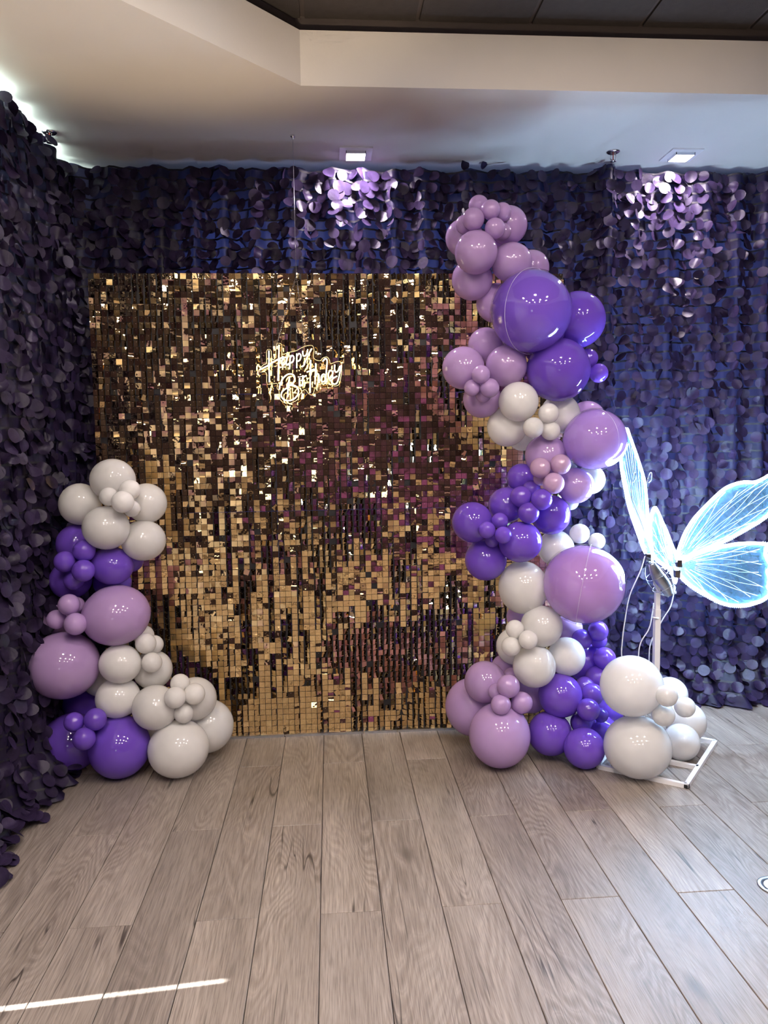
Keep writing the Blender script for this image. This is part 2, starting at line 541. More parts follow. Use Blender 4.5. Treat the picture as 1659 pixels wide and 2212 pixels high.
def film_material():
    m, nt, out = new_mat('iridescent_wing_film')
    t = N(nt, 'ShaderNodeBsdfTranslucent'); t.inputs['Color'].default_value = (0.11, 0.28, 0.42, 1)
    d = N(nt, 'ShaderNodeBsdfDiffuse'); d.inputs['Color'].default_value = (0.10, 0.27, 0.40, 1)
    tr = N(nt, 'ShaderNodeBsdfTransparent')
    g = N(nt, 'ShaderNodeBsdfGlossy'); g.inputs['Roughness'].default_value = 0.25
    tc = N(nt, 'ShaderNodeTexCoord')
    mp = N(nt, 'ShaderNodeMapping'); mp.inputs['Scale'].default_value = (14, 14, 40)
    lk(nt, tc.outputs['Object'], mp.inputs['Vector'])
    nz = N(nt, 'ShaderNodeTexNoise'); nz.inputs['Scale'].default_value = 1.3; nz.inputs['Detail'].default_value = 5; nz.inputs['Distortion'].default_value = 1.2
    lk(nt, mp.outputs[0], nz.inputs['Vector'])
    bp = N(nt, 'ShaderNodeBump'); bp.inputs['Strength'].default_value = 0.4; bp.inputs['Distance'].default_value = 0.012
    lk(nt, nz.outputs['Fac'], bp.inputs['Height'])
    for n in (t, d, g):
        lk(nt, bp.outputs['Normal'], n.inputs['Normal'])
    a = N(nt, 'ShaderNodeMixShader'); a.inputs[0].default_value = 0.5
    lk(nt, t.outputs[0], a.inputs[1]); lk(nt, d.outputs[0], a.inputs[2])
    b = N(nt, 'ShaderNodeMixShader'); b.inputs[0].default_value = 0.15
    lk(nt, a.outputs[0], b.inputs[1]); lk(nt, g.outputs[0], b.inputs[2])
    c = N(nt, 'ShaderNodeMixShader'); c.inputs[0].default_value = 0.42
    lk(nt, b.outputs[0], c.inputs[1]); lk(nt, tr.outputs[0], c.inputs[2])
    lk(nt, c.outputs[0], out.inputs['Surface'])
    return m
M_film = film_material()
M_vein = principled('wing_vein', (0.85, 0.93, 1.0), 0.3, noise_amt=0.02)

# ------------------------------------------------------------------ room shell
X0, X1, Y0, Y1 = -1.95, 4.0, -3.5, 4.46
ZC, ZF, ZT = 3.07, 3.297, 3.366        # low ceiling, top of fascia, dark tile plane
ZTOP = 3.6

b = MB(); b.box(X0 - .1, X1 + .1, Y0 - .1, Y1 + .1, -0.12, -0.012)
floor = struct(b.build('floor', M_sub))
# planks 0.2017 x 1.17 m, joints staggered by half
PW, PL = 0.2017, 1.1745
g1 = 0.0011
b = MB()
hw, hl, bev = PW / 2 - g1, PL / 2 - g1, 0.0016
vs = [(-hw, -hl, -.012), (hw, -hl, -.012), (hw, hl, -.012), (-hw, hl, -.012),
      (-hw, -hl, -bev), (hw, -hl, -bev), (hw, hl, -bev), (-hw, hl, -bev),
      (-hw + bev, -hl + bev, 0), (hw - bev, -hl + bev, 0), (hw - bev, hl - bev, 0), (-hw + bev, hl - bev, 0)]
b.add(vs, [(8, 9, 10, 11), (4, 5, 9, 8), (5, 6, 10, 9), (6, 7, 11, 10), (7, 4, 8, 11), (0, 1, 5, 4), (1, 2, 6, 5), (2, 3, 7, 6), (3, 0, 4, 7)])
plank_me = b.mesh('plank', M_wood)
for i in range(-10, 19):
    xc = 0.140 + (i + 0.5) * PW
    ya = 2.352 if (i % 2) else 2.942          # a joint of this row
    for k in range(-2, 2):
        yc = ya + (k + 0.5) * PL
        if X0 - .1 < xc < X1 + .1 and yc - PL / 2 < Y1:
            obj('plank', plank_me, floor, loc=(xc, yc, 0))
b = MB(); b.box(X0, X1, Y0, -0.2, -0.012, -0.0005); b.build('far_planks', M_wood, floor)

# ceiling: low ring around a tray with cut corners
TX0, TX1, TY0, TY1, CH = -1.05, 3.3, -2.9, 3.38, 0.0
tray = [(-0.09, 3.38), (2.4, 3.38), (3.3, 2.48), (3.3, -2.0), (2.4, -2.9), (-0.2, -2.9), (-1.05, -2.0), (-1.05, 2.42)]
outer = [(X0, Y1), (X1, Y1), (X1, Y0), (X0, Y0)]
b = MB()
def cpoly(pts):
    b.add([(x, y, ZC) for x, y in pts], [tuple(range(len(pts)))])
cpoly([(X0, Y1), (X1, Y1), (X1, 3.38), (2.4, 3.38), (-0.09, 3.38), (X0, 3.38)])
cpoly([(X0, 3.38), (-0.09, 3.38), (-1.05, 2.42), (X0, 2.42)])
cpoly([(X0, 2.42), (-1.05, 2.42), (-1.05, -2.0), (X0, -2.0)])
cpoly([(X0, -2.0), (-1.05, -2.0), (-0.2, -2.9), (X0, -2.9)])
cpoly([(X0, -2.9), (-0.2, -2.9), (2.4, -2.9), (X1, -2.9), (X1, Y0), (X0, Y0)])
cpoly([(2.4, 3.38), (X1, 3.38), (X1, 2.48), (3.3, 2.48)])
cpoly([(3.3, 2.48), (X1, 2.48), (X1, -2.0), (3.3, -2.0)])
cpoly([(3.3, -2.0), (X1, -2.0), (X1, -2.9), (2.4, -2.9)])
ceiling = struct(b.build('ceiling', M_ceiling))
# closing slab above, keeps the room dark
b = MB(); b.box(X0 - .1, X1 + .1, Y0 - .1, Y1 + .1, ZTOP, ZTOP + .1); b.build('roof_slab', M_sub, ceiling)
def offset_poly(poly, d):
    n = len(poly); out = []
    for i in range(n):
        p0, p1, p2 = Vector(poly[i - 1]), Vector(poly[i]), Vector(poly[(i + 1) % n])
        a = (p1 - p0).normalized(); c = (p2 - p1).normalized()
        na, nc = Vector((-a.y, a.x)), Vector((-c.y, c.x))      # outward for clockwise
        bis = (na + nc); bis /= (1 + na.dot(nc))
        out.append(tuple(p1 + bis * d))
    return out
b = MB()
n = len(tray)
vs = [(x, y, ZC) for x, y in tray] + [(x, y, ZF) for x, y in tray]
b.add(vs, [(i, (i + 1) % n, n + (i + 1) % n, n + i) for i in range(n)])
out1 = offset_poly(tray, 0.05)
vs = [(x, y, ZF) for x, y in tray] + [(x, y, ZF) for x, y in out1]
b.add(vs, [(i, (i + 1) % n, n + (i + 1) % n, n + i) for i in range(n)])
fas = struct(b.build('trim_1', M_ceiling))
b = MB()
vs = [(x, y, ZF) for x, y in out1] + [(x, y, ZTOP) for x, y in out1]
b.add(vs, [(i, (i + 1) % n, n + (i + 1) % n, n + i) for i in range(n)])
struct(b.build('trim_2', M_upper))
# dark ceiling tiles with a narrow grid between
TS = 0.498
b = MB(); b.box(-1.3, 3.5, -3.1, 3.6, ZT + 0.012, ZT + 0.03); b.build('tile_grid', M_upper, ceiling)
b = MB()
e = TS / 2 - 0.010
b.add([(-e, -e, 0.012), (e, -e, 0.012), (e, e, 0.012), (-e, e, 0.012), (-e, -e, 0), (e, -e, 0), (e, e, 0), (-e, e, 0)],
      [(7, 6, 5, 4), (0, 1, 5, 4), (1, 2, 6, 5), (2, 3, 7, 6), (3, 0, 4, 7)])
tile_me = b.mesh('ceiling_tile', M_tile)
for i in range(-3, 6):
    for k in range(0, 4):
        obj('ceiling_tile', tile_me, ceiling, loc=(0.42 + (i + .5) * TS, 3.43 - (k + .5) * TS, ZT))

# walls
b = MB(); b.box(X0 - .1, X1 + .1, Y1, Y1 + .1, -0.1, ZTOP + .05); struct(b.build('wall_back', M_wall))
b = MB(); b.box(X1, X1 + .1, Y0 - .1, Y1 + .1, -0.1, ZTOP + .05); struct(b.build('wall_right', M_wall))
b = MB(); b.box(X0 - .1, X1 + .1, Y0 - .1, Y0, -0.1, ZTOP + .05); struct(b.build('wall_front', M_wall))
# left wall with a narrow tapering gap that lets one blade of sunlight in
b = MB()
yg = 1.917
def gw(z): return max(0.0, 0.021 - 0.0150 * (z - 0.6))
zt_gap = 1.372
for (ya, yb_) in ((Y0 - .1, None), (None, Y1 + .1)):
    if yb_ is None:
        prof = [(ya, -0.1), (yg - gw(0) / 2, -0.1), (yg - gw(zt_gap) / 2, zt_gap), (yg, zt_gap), (yg, ZTOP), (ya, ZTOP)]
    else:
        prof = [(yg + gw(0) / 2, -0.1), (yb_, -0.1), (yb_, ZTOP), (yg, ZTOP), (yg, zt_gap), (yg + gw(zt_gap) / 2, zt_gap)]
    m_ = len(prof)
    x_out = X0 - 0.01
    vs = [(X0, y, z) for y, z in prof] + [(x_out, y, z) for y, z in prof]
    b.add(vs, [tuple(range(m_)), tuple(reversed(range(m_, 2 * m_)))] + [(i, (i + 1) % m_, m_ + (i + 1) % m_, m_ + i) for i in range(m_)])
struct(b.build('wall_left', M_wallpale))

# windows behind the curtains (daylight)
def window(name, x0, x1, y0, y1, z0, z1, mat, axis):
    b = MB()
    if axis == 'y':
        b.box(x0, x1, y0, y1, z0, z1)
    else:
        b.box(x0, x1, y0, y1, z0, z1)
    w = struct(b.build(name, mat))
    f = MB()
    t = 0.05
    if axis == 'y':
        for x in [x0 + (x1 - x0) * k / 4 for k in range(5)]:
            f.box(x - t / 2, x + t / 2, y0 - .03, y0 + .001, z0, z1)
        f.box(x0, x1, y0 - .03, y0 + .001, z0 - t, z0); f.box(x0, x1, y0 - .03, y0 + .001, z1, z1 + t)
    else:
        for y in [y0 + (y1 - y0) * k / 2 for k in range(3)]:
            f.box(x1 - .001, x1 + .03, y - t / 2, y + t / 2, z0, z1)
        f.box(x1 - .001, x1 + .03, y0, y1, z0 - t, z0); f.box(x1 - .001, x1 + .03, y0, y1, z1, z1 + t)
    f.build('window_frame', M_white_metal, w)
window('window_1', -0.75, 3.7, Y1 - .03, Y1, 0.4, 2.79, M_win_back, 'y')
window('window_2', X0, X0 + .02, 2.45, 3.9, 2.2, 3.01, M_win_left, 'x')
# window of the front wall behind the camera: seen as glints in the sequins
b = MB(); b.box(-0.95, -0.35, Y0, Y0 + .02, 0.85, 1.45); w3 = struct(b.build('window_3', emission('bright_front_pane', (0.86, 1.0, 0.92), 2.5)))
f = MB()
for x in (-0.95, -0.65, -0.35): f.box(x - .03, x + .03, Y0 + .019, Y0 + .05, 0.85, 1.45)
f.build('window_frame', M_white_metal, w3)

# ------------------------------------------------------------------ sequin wall
SW_X0, SW_Y = -1.175, 3.904
P_SQ = 0.030
NC = NR = 80
sw = empty('sequin_wall', (0, SW_Y, 0))
tag(sw, 'gold mirrored sequin backdrop wall standing behind the balloons', 'backdrop')
b = MB()
for i in range(8):
    for k in range(4):
        x = SW_X0 + i * 0.3; z0 = [0.0, 0.6, 1.2, 1.8][k]
        b.box(x + .0006, x + .2994, -0.006, 0.0, z0 + 0.002, z0 + 0.598)
b.build('backing_panel', M_black, sw)
b = MB()
for (x0, x1) in ((SW_X0, SW_X0 + .03), (-.02, .01 + .03), (SW_X0 + 2.37, SW_X0 + 2.4)):
    b.box(x0, x1, 0.002, 0.03, 0.0, 2.4)
for z in (0.0, 1.2, 2.37):
    b.box(SW_X0, SW_X0 + 2.4, 0.002, 0.03, z, z + .03)
for x in (SW_X0 + .1, SW_X0 + 2.27):
    b.box(x, x + .03, 0.03, 0.22, 0.0, 0.02)
b.build('stand_frame', M_black, sw)
b = MB(); b.box(SW_X0 - .004, SW_X0 + 2.404, -0.022, -0.002, 0.0, 0.012); b.build('bottom_rail', M_steel, sw)

def sequin_mesh(curl_x, curl_z, sz=0.0142):
    """square mirror tab hanging from the origin; face looks to -y"""
    vs = []; fs = []
    nx, nz_ = 3, 3
    for j in range(nz_):
        for i in range(nx):
            u = -1 + 2 * i / (nx - 1); v = j / (nz_ - 1)
            x = u * sz; z = 0.005 - v * 2 * sz
            y = -curl_x * (1 - u * u) * 0.002 - curl_z * v * v * 0.006
            vs.append((x, y, z))
    for j in range(nz_ - 1):
        for i in range(nx - 1):
            a = j * nx + i
            fs.append((a, a + nx, a + nx + 1, a + 1))
    return vs, fs
VAR = [sequin_mesh(cx, cz) for cx, cz in ((0.05, 0.05), (0.25, 0.1), (-0.2, 0.15), (0.1, 0.45), (-0.1, -0.2), (0.0, 0.8), (0.35, 0.0), (0.05, -0.05))]
sq_me = []
for vs, fs in VAR:
    b = MB(); b.add(vs, fs, True); sq_me.append(b.mesh('sequin', M_gold))
rs = random.Random(5)
field = MB(); pins = MB(); n_part = 0
missing = {(rs.randrange(NC), rs.randrange(NR)) for _ in range(60)}
col_yaw = [rs.gauss(0, 1) for _ in range(NC)]
for rI in range(NR):
    z = 2.4 - (rI + 0.5) * P_SQ + 0.009
    # thin seams between panel courses
    for cI in range(NC):
        if (cI, rI) in missing:
            continue
        x = SW_X0 + (cI + 0.5) * P_SQ
        patch = noise.noise(Vector((x * 2.1, z * 1.6, 3.3)))
        patch2 = noise.noise(Vector((x * 1.3 + 9, z * 2.5, 7.3)))
        run = noise.noise(Vector((x * 33.0, z * 3.0, 1.0)))
        q = rs.random()
        yaw = rs.gauss(0, 0.05) + 0.10 * patch
        pit = rs.gauss(0.02, 0.05) + 0.05 * patch2
        if run + 0.55 * patch2 + (0.16 if z < 0.7 else 0.0) > 0.06:
            yaw += (0.42 + 0.2 * rs.random()) * (1 if patch > -0.2 else -1)     # swung open, shows the dark backing
        if q < 0.10:
            pit += rs.gauss(0, 0.12)
        if q > 0.985:
            yaw += rs.gauss(0, 0.6)
        rol = rs.gauss(0, 0.02) if q > 0.02 else rs.gauss(0, 0.35)
        k = rs.choice((0, 0, 0, 0, 0, 7, 7, 7, 7, 1, 2, 3, 4, 4, 5, 6))
        M = Matrix.Translation((x, -0.0125, z)) @ Matrix.Rotation(yaw, 4, 'Z') @ Matrix.Rotation(pit, 4, 'X') @ Matrix.Rotation(rol, 4, 'Y')
        if n_part < 300 and rI < 5 and cI < 68:
            o = obj('sequin', sq_me[k], sw)
            o.matrix_local = M
            n_part += 1
        else:
            vs, fs = VAR[k]
            field.add([M @ Vector(p) for p in vs], fs, True)
        # pin head
        px, pz, rr = x, z - 0.001, 0.0013
        pins.add([(px - rr, -0.006, pz), (px, -0.006, pz - rr), (px + rr, -0.006, pz), (px, -0.006, pz + rr), (px, -0.0185, pz)],
                 [(0, 1, 4), (1, 2, 4), (2, 3, 4), (3, 0, 4)], True)
tag(field.build('sequin_field', M_gold, sw), kind='stuff')
tag(pins.build('pin_field', M_pin, sw), kind='stuff')

# ------------------------------------------------------------------ petal curtains
PR = 0.0315
def petal(kind):
    seg = 14
    vs = [(0.0, 0.0)] + [(0.55 * math.cos(2 * PI * k / 7), 0.55 * math.sin(2 * PI * k / 7)) for k in range(7)] + [(math.cos(2 * PI * k / seg), math.sin(2 * PI * k / seg)) for k in range(seg)]
    fs = []
    for k in range(7):
        k2 = (k + 1) % 7
        fs.append((0, 1 + k, 1 + k2))
        o0, o1, o2 = 8 + (2 * k) % seg, 8 + (2 * k + 1) % seg, 8 + (2 * k + 2) % seg
        fs += [(1 + k, o0, o1), (1 + k, o1, 1 + k2), (1 + k2, o1, o2)]
    out = []
    for x, z in vs:
        y = 0.0
        if kind == 0: y = -0.08 * x * x
        elif kind == 1: y = -0.35 * x * x + 0.05 * z
        elif kind == 2: y = -0.55 * max(0, x + 0.1) ** 1.0
        elif kind == 3: y = -0.6 * max(0, -z - 0.1)
        elif kind == 4: y = 0.3 * x * x - 0.15 * z * z
        elif kind == 5: y = -0.9 * max(0, -x * 0.7 - z * 0.7)
        elif kind == 6: y = -0.25 * abs(x) + 0.12 * math.sin(4 * z)
        elif kind == 7: y = -1.2 * max(0, x * 0.8 - z * 0.5 - 0.1)
        out.append((x * PR, y * PR, (z - 1) * PR))
    return out, fs
PV = [petal(k) for k in range(8)]
petal_me = []
for vs, fs in PV:
    b = MB(); b.add(vs, fs, True); petal_me.append(b.mesh('petal', M_petal))

def pix(p):
    v = Vector(p) - Vector((0, 0, H_CAM))
    d = v.dot(_w)
    if d < 0.1: return (-9999, -9999)
    return (829.5 + F_PX * v.dot(_r) / d, 1106 - F_PX * v.dot(_u) / d)

def curtain(label, origin, t, nrm, length, ztop, seed, skip=None, flare=0.16, gather=None, drape_mat=None):
    """hangs along direction t from origin, nrm points into the room"""
    rc = random.Random(seed)
    t = Vector(t); nrm = Vector(nrm)
    root = empty('petal_curtain', origin)
    tag(root, label, 'curtain', 'petal curtains lining the room')
    ph = [rc.uniform(0, 6.28) for _ in range(6)]
    def off(s, z):
        f = 0.034 * math.sin(2 * PI * s / 0.19 + ph[0] + 1.1 * math.sin(2 * PI * s / 0.9 + ph[1])) + 0.013 * math.sin(2 * PI * s / 0.083 + ph[2] + z * 0.8)
        f *= 0.5 + 0.5 * min(1, (ztop - z) / 0.8 + 0.25)
        if gather:
            f += gather[2] * math.exp(-((s - gather[0]) / gather[1]) ** 2)
        k = max(0.0, (0.30 - z) / 0.30)
        f += flare * k * k * (0.8 + 0.4 * math.sin(s * 9 + ph[3]))
        return f
    def P(s, z, extra=0.0):
        v = t * s + nrm * (off(s, z) + extra)
        return Vector((v.x, v.y, z))
    def top(s):
        w_ = 0.008 * math.sin(s * 17 + ph[4]) + 0.006 * math.sin(s * 41 + ph[5])
        if gather:
            w_ += 0.03 * math.exp(-((s - gather[0]) / gather[1]) ** 2)
        return ztop + w_
    # drape
    b = MB()
    ns = int(length / 0.02); nzv = 34
    zs = [0.004 + (i / nzv) ** 1.4 for i in range(nzv + 1)]
    zs = [z / zs[-1] for z in zs]
    vs = []
    for zf in zs:
        for i in range(ns + 1):
            s = length * i / ns
            vs.append(P(s, max(0.004, zf * top(s))))
    fs = []
    for j in range(nzv):
        for i in range(ns):
            a = j * (ns + 1) + i
            fs.append((a, a + 1, a + ns + 2, a + ns + 1))
    b.add(vs, fs, True)
    b.build('drape', drape_mat or M_drape, root)
    # ribbons the petals hang from
    rb = MB(); pf = MB()
    rows = int((ztop - 0.02) / 0.052)
    cand = []
    for kz in range(rows + 1):
        z = ztop - 0.008 - kz * 0.052
        if z < 0.03: break
        n_ = int(length / 0.025)
        vs = []
        for i in range(n_ + 1):
            s = length * i / n_
            wz = 0.010 * noise.noise(Vector((s * 6.0, z * 4.0, seed))) + 0.006 * noise.noise(Vector((s * 21.0, z * 9.0, seed)))
            vs.append(P(s, z + wz + 0.004, 0.004)); vs.append(P(s, z + wz - 0.006, 0.004))
        rb.add(vs, [(2 * i, 2 * i + 1, 2 * i + 3, 2 * i + 2) for i in range(n_)], True)
        nc = int(length / 0.052)
        for j in range(nc + 1):
            s = (j + (0.5 if kz % 2 else 0.0)) * 0.052 + rc.uniform(-.013, .013)
            if s < 0 or s > length: continue
            zz = z + rc.uniform(-.012, .012)
            if rc.random() < 0.05: continue
            p = P(s, zz, 0.006 + rc.random() * 0.014)
            if kz == 0:
                p.z = top(s) + rc.uniform(-0.012, 0.004)
            ds = (off(s + .01, zz) - off(s - .01, zz)) / .02
            yaw = math.atan2(nrm.x, -nrm.y) - math.atan(ds) * 0.8 + rc.gauss(0, 0.28)
            tilt = rc.gauss(-0.10, 0.16)
            low = max(0.0, (0.28 - zz) / 0.28)
            tilt -= low * 0.9
            if rc.random() < 0.12:
                yaw += rc.gauss(0, 0.9); tilt += rc.gauss(-.25, .5)
            if kz == 0 and rc.random() < 0.04:
                tilt += rc.uniform(1.2, 2.4) * -1
            wp = Vector(origin) + p
            if skip and skip(wp): continue
            if wp.z - 2 * PR * math.cos(tilt) < 0.004:
                wp_z = 0.004 + 2 * PR * max(0.0, math.cos(tilt))
                p.z = max(p.z, wp_z)
            roll = rc.gauss(0, 0.2)
            k = rc.choice((0, 0, 0, 1, 1, 2, 3, 4, 5, 6, 7))
            M = Matrix.Translation(p) @ Matrix.Rotation(yaw, 4, 'Z') @ Matrix.Rotation(tilt, 4, 'X') @ Matrix.Rotation(roll, 4, 'Y') @ Matrix.Scale(rc.uniform(0.92, 1.12), 4)
            u, v = pix(wp)
            vis = 0 < u < 1659 and 150 < v < 1900
            dist = (wp - Vector((0, 0, H_CAM))).length
            cand.append((0 if vis else 1, dist, k, M))
    # fabric lying in a heap on the floor along the hem
    for j in range(int(length / 0.022)):
        s = rc.uniform(0, length)
        e_ = rc.uniform(0.0, flare * 0.9)
        p = t * s + nrm * e_; p = Vector((p.x, p.y, 0.012 + 0.10 * max(0, 1 - e_ / (flare + .02)) * rc.random()))
        wp = Vector(origin) + p
        if skip and skip(wp): continue
        yaw = math.atan2(nrm.x, -nrm.y) + rc.gauss(0, 0.8)
        M = Matrix.Translation(p) @ Matrix.Rotation(yaw, 4, 'Z') @ Matrix.Rotation(-1.25 + rc.gauss(0, 0.12), 4, 'X') @ Matrix.Rotation(rc.gauss(0, .15), 4, 'Y')
        lowest = min((M @ Vector(q)).z for q in PV[1][0])
        M = Matrix.Translation((0, 0, max(0.0, 0.003 - lowest))) @ M
        u, v = pix(wp)
        cand.append((0 if 0 < u < 1659 else 1, (wp - Vector((0, 0, H_CAM))).length, 1, M))
    cand.sort(key=lambda c: (c[0], c[1]))
    for i, (nv, d_, k, M) in enumerate(cand):
        if i < 300:
            o = obj('petal', petal_me[k], root)
            o.matrix_local = M
        else:
            vs, fs = PV[k]
            pf.add([M @ Vector(p) for p in vs], fs, True)
    tag(pf.build('petal_field', M_petal, root), kind='stuff')
    rb.build('ribbon', M_ribbon, root)
    return root

def hidden_back(p):
    return -1.08 < p.x < 1.12 and p.z < 2.2
curtain('dark purple petal curtain hanging along the left wall', (-1.37, 2.10, 0), (0, 1, 0), (1, 0, 0), 2.13, 3.040, 21, flare=0.15, drape_mat=M_drape_lined)
curtain('dark purple petal curtain hanging right behind the gold sequin wall', (-1.36, 4.25, 0), (1, 0, 0), (0, -1, 0), 2.93, 3.032, 22, skip=hidden_back)
curtain('dark purple petal curtain hanging behind the lit butterfly', (1.50, 4.25, 0), (1, 0, 0), (0, -1, 0), 2.2, 3.036, 23, gather=(0.07, 0.07, 0.05), flare=0.22)

# ------------------------------------------------------------------ balloons
def balloon_mesh(name, seg=36, rings=24, taper=0.05):
    vs = []; fs = []
    for j in range(1, rings):
        a = PI * j / rings
        for k in range(seg):
            ph = 2 * PI * k / seg
            rr = math.sin(a); c = math.cos(a)
            rad = rr * (1 - taper * max(0, c) ** 2)
            yy = c * (1 + 0.06 * max(0, c) ** 6)
            vs.append((rad * math.cos(ph), yy, rad * math.sin(ph)))
    vs += [(0, 1.06, 0), (0, -1, 0)]
    n0, n1 = len(vs) - 2, len(vs) - 1
    for j in range(rings - 2):
        for k in range(seg):
            k2 = (k + 1) % seg
            fs.append((j * seg + k, j * seg + k2, (j + 1) * seg + k2, (j + 1) * seg + k))
    for k in range(seg):
        k2 = (k + 1) % seg
        fs.append((n0, k2, k))
        fs.append((n1, (rings - 2) * seg + k, (rings - 2) * seg + k2))
    # nozzle ring at the neck
    b = MB(); b.add(vs, fs, True)
    b.tube([(0, 1.03, 0), (0, 1.10, 0), (0, 1.16, 0)], [0.05, 0.035, 0.06], 8)
    return b
BME = {}
for c, m in M_bal.items():
    BME[c] = balloon_mesh('balloon').mesh('balloon', m)
shell_me = balloon_mesh('shell', taper=0.0).mesh('clear_bubble', M_shell)
b = MB()
b.tube([(math.cos(2 * PI * k / 64) * 1.003, 0, math.sin(2 * PI * k / 64) * 1.003) for k in range(64)], 0.004, 5, closed=True)
seam_me = b.mesh('seam', M_seam)

LEFT = '''W -1.010 3.580 1.388 0.104 0.099|topmost medium white balloon of the short left garland
W -1.171 3.600 1.277 0.095 0.098|medium white balloon left in the top white cluster of the left garland
W -0.865 3.600 1.275 0.094 0.094|medium white balloon right in the top white cluster of the left garland
W -1.019 3.470 1.176 0.105 0.099|front medium white balloon of the top white cluster, over the violet ones
W -0.877 3.560 1.104 0.102 0.095|lowest right medium white balloon of the left garland's top cluster
W -0.992 3.440 1.319 0.042 0.042|small white balloon, left one in the top cluster of the left garland
W -0.898 3.443 1.348 0.046 0.046|small white balloon, highest one tucked under the left garland's top balloon
W -0.915 3.377 1.299 0.049 0.049|front small white balloon at the middle of the left garland's top cluster
W -0.898 3.460 1.261 0.038 0.038|small white balloon half hidden behind the front one of the top left cluster
P -1.204 3.620 1.087 0.092 0.092|medium violet balloon under the left white balloon of the left garland
P -1.020 3.538 0.991 0.097 0.088|front medium violet balloon below the left garland's top white cluster
P -0.966 3.666 0.999 0.060 0.060|violet balloon peeking out right below the left garland's white cluster
P -1.238 3.620 0.917 0.099 0.092|dark violet balloon at the left edge above the lavender balloons
P -1.063 3.680 0.888 0.090 0.085|violet balloon mostly hidden behind the big lavender balloon's top
P -1.202 3.450 1.029 0.048 0.048|leftmost small violet balloon in the upper violet cluster of the left garland
P -1.118 3.460 1.074 0.050 0.050|highest small violet balloon in the left garland's upper violet cluster
P -1.113 3.420 0.990 0.050 0.050|front small violet balloon in the left garland's upper violet cluster
P -1.183 3.500 0.937 0.047 0.047|lowest small violet balloon in the left garland's upper violet cluster
L -1.002 3.503 0.765 0.154 0.139|large squashed lavender balloon right of the left garland's middle
L -1.346 3.660 0.728 0.096 0.096|medium lavender balloon against the left curtain beside four small ones
L -1.188 3.433 0.835 0.048 0.048|top small lavender balloon between the large ones of the left garland
L -1.183 3.509 0.814 0.041 0.041|small lavender balloon half hidden behind the top one of the left trio
L -1.260 3.470 0.761 0.044 0.044|left small lavender balloon in the trio above the biggest lavender one
L -1.151 3.396 0.754 0.050 0.050|front right small lavender balloon in the trio above the biggest lavender one
L -1.241 3.480 0.543 0.160 0.154|biggest lavender balloon, at the far left of the left garland
W -0.987 3.479 0.541 0.097 0.090|medium white balloon wedged right beside the biggest lavender balloon
W -1.011 3.501 0.374 0.102 0.093|medium white balloon above the large violet floor balloon of the left garland
W -0.870 3.600 0.473 0.093 0.093|medium white balloon behind a small one, beside the gold sequin wall
W -0.910 3.621 0.635 0.049 0.049|highest small white balloon peeking from behind the squashed lavender one
W -0.873 3.502 0.627 0.048 0.048|small white balloon at the lower right of the squashed lavender balloon
W -0.852 3.575 0.602 0.044 0.044|small white balloon nearest the sequin wall below the squashed lavender one
W -0.844 3.480 0.542 0.047 0.047|small white balloon in front of the middle right white balloon
W -1.129 3.660 0.428 0.095 0.095|white balloon mostly hidden between biggest lavender and white balloons
P -1.248 3.749 0.269 0.104 0.104|dark violet balloon in shade below the biggest lavender balloon
P -1.262 3.581 0.137 0.140 0.137|large dark violet balloon on the floor by the left curtain
P -1.009 3.480 0.145 0.141 0.145|large violet balloon on the floor, centre of the left garland's foot
P -1.175 3.380 0.308 0.044 0.044|left small violet balloon above the floor balloons of the left garland
P -1.080 3.380 0.317 0.050 0.050|right small violet balloon above the floor balloons of the left garland
P -1.120 3.340 0.244 0.050 0.050|lowest small violet balloon, between the two large violet floor balloons
W -0.833 3.461 0.334 0.105 0.103|medium white balloon above the gap of violet and white floor balloons
W -0.670 3.567 0.333 0.104 0.102|medium white balloon behind two small ones at the left garland's right foot
W -0.636 3.674 0.156 0.131 0.131|large white balloon furthest right of the left garland, by the sequin wall
W -0.733 3.460 0.132 0.141 0.132|large front white balloon on the floor at the left garland's foot
W -0.721 3.491 0.434 0.045 0.045|highest small white balloon at the left garland's right foot
W -0.726 3.395 0.399 0.049 0.049|left small white balloon of the trio over the large white floor balloon
W -0.647 3.440 0.398 0.049 0.049|right small white balloon of the trio over the large white floor balloon
W -0.698 3.434 0.309 0.045 0.045|lowest small white balloon of the trio over the large white floor balloon
W -0.898 3.660 0.132 0.080 0.080|white balloon mostly hidden between the violet and white floor balloons'''
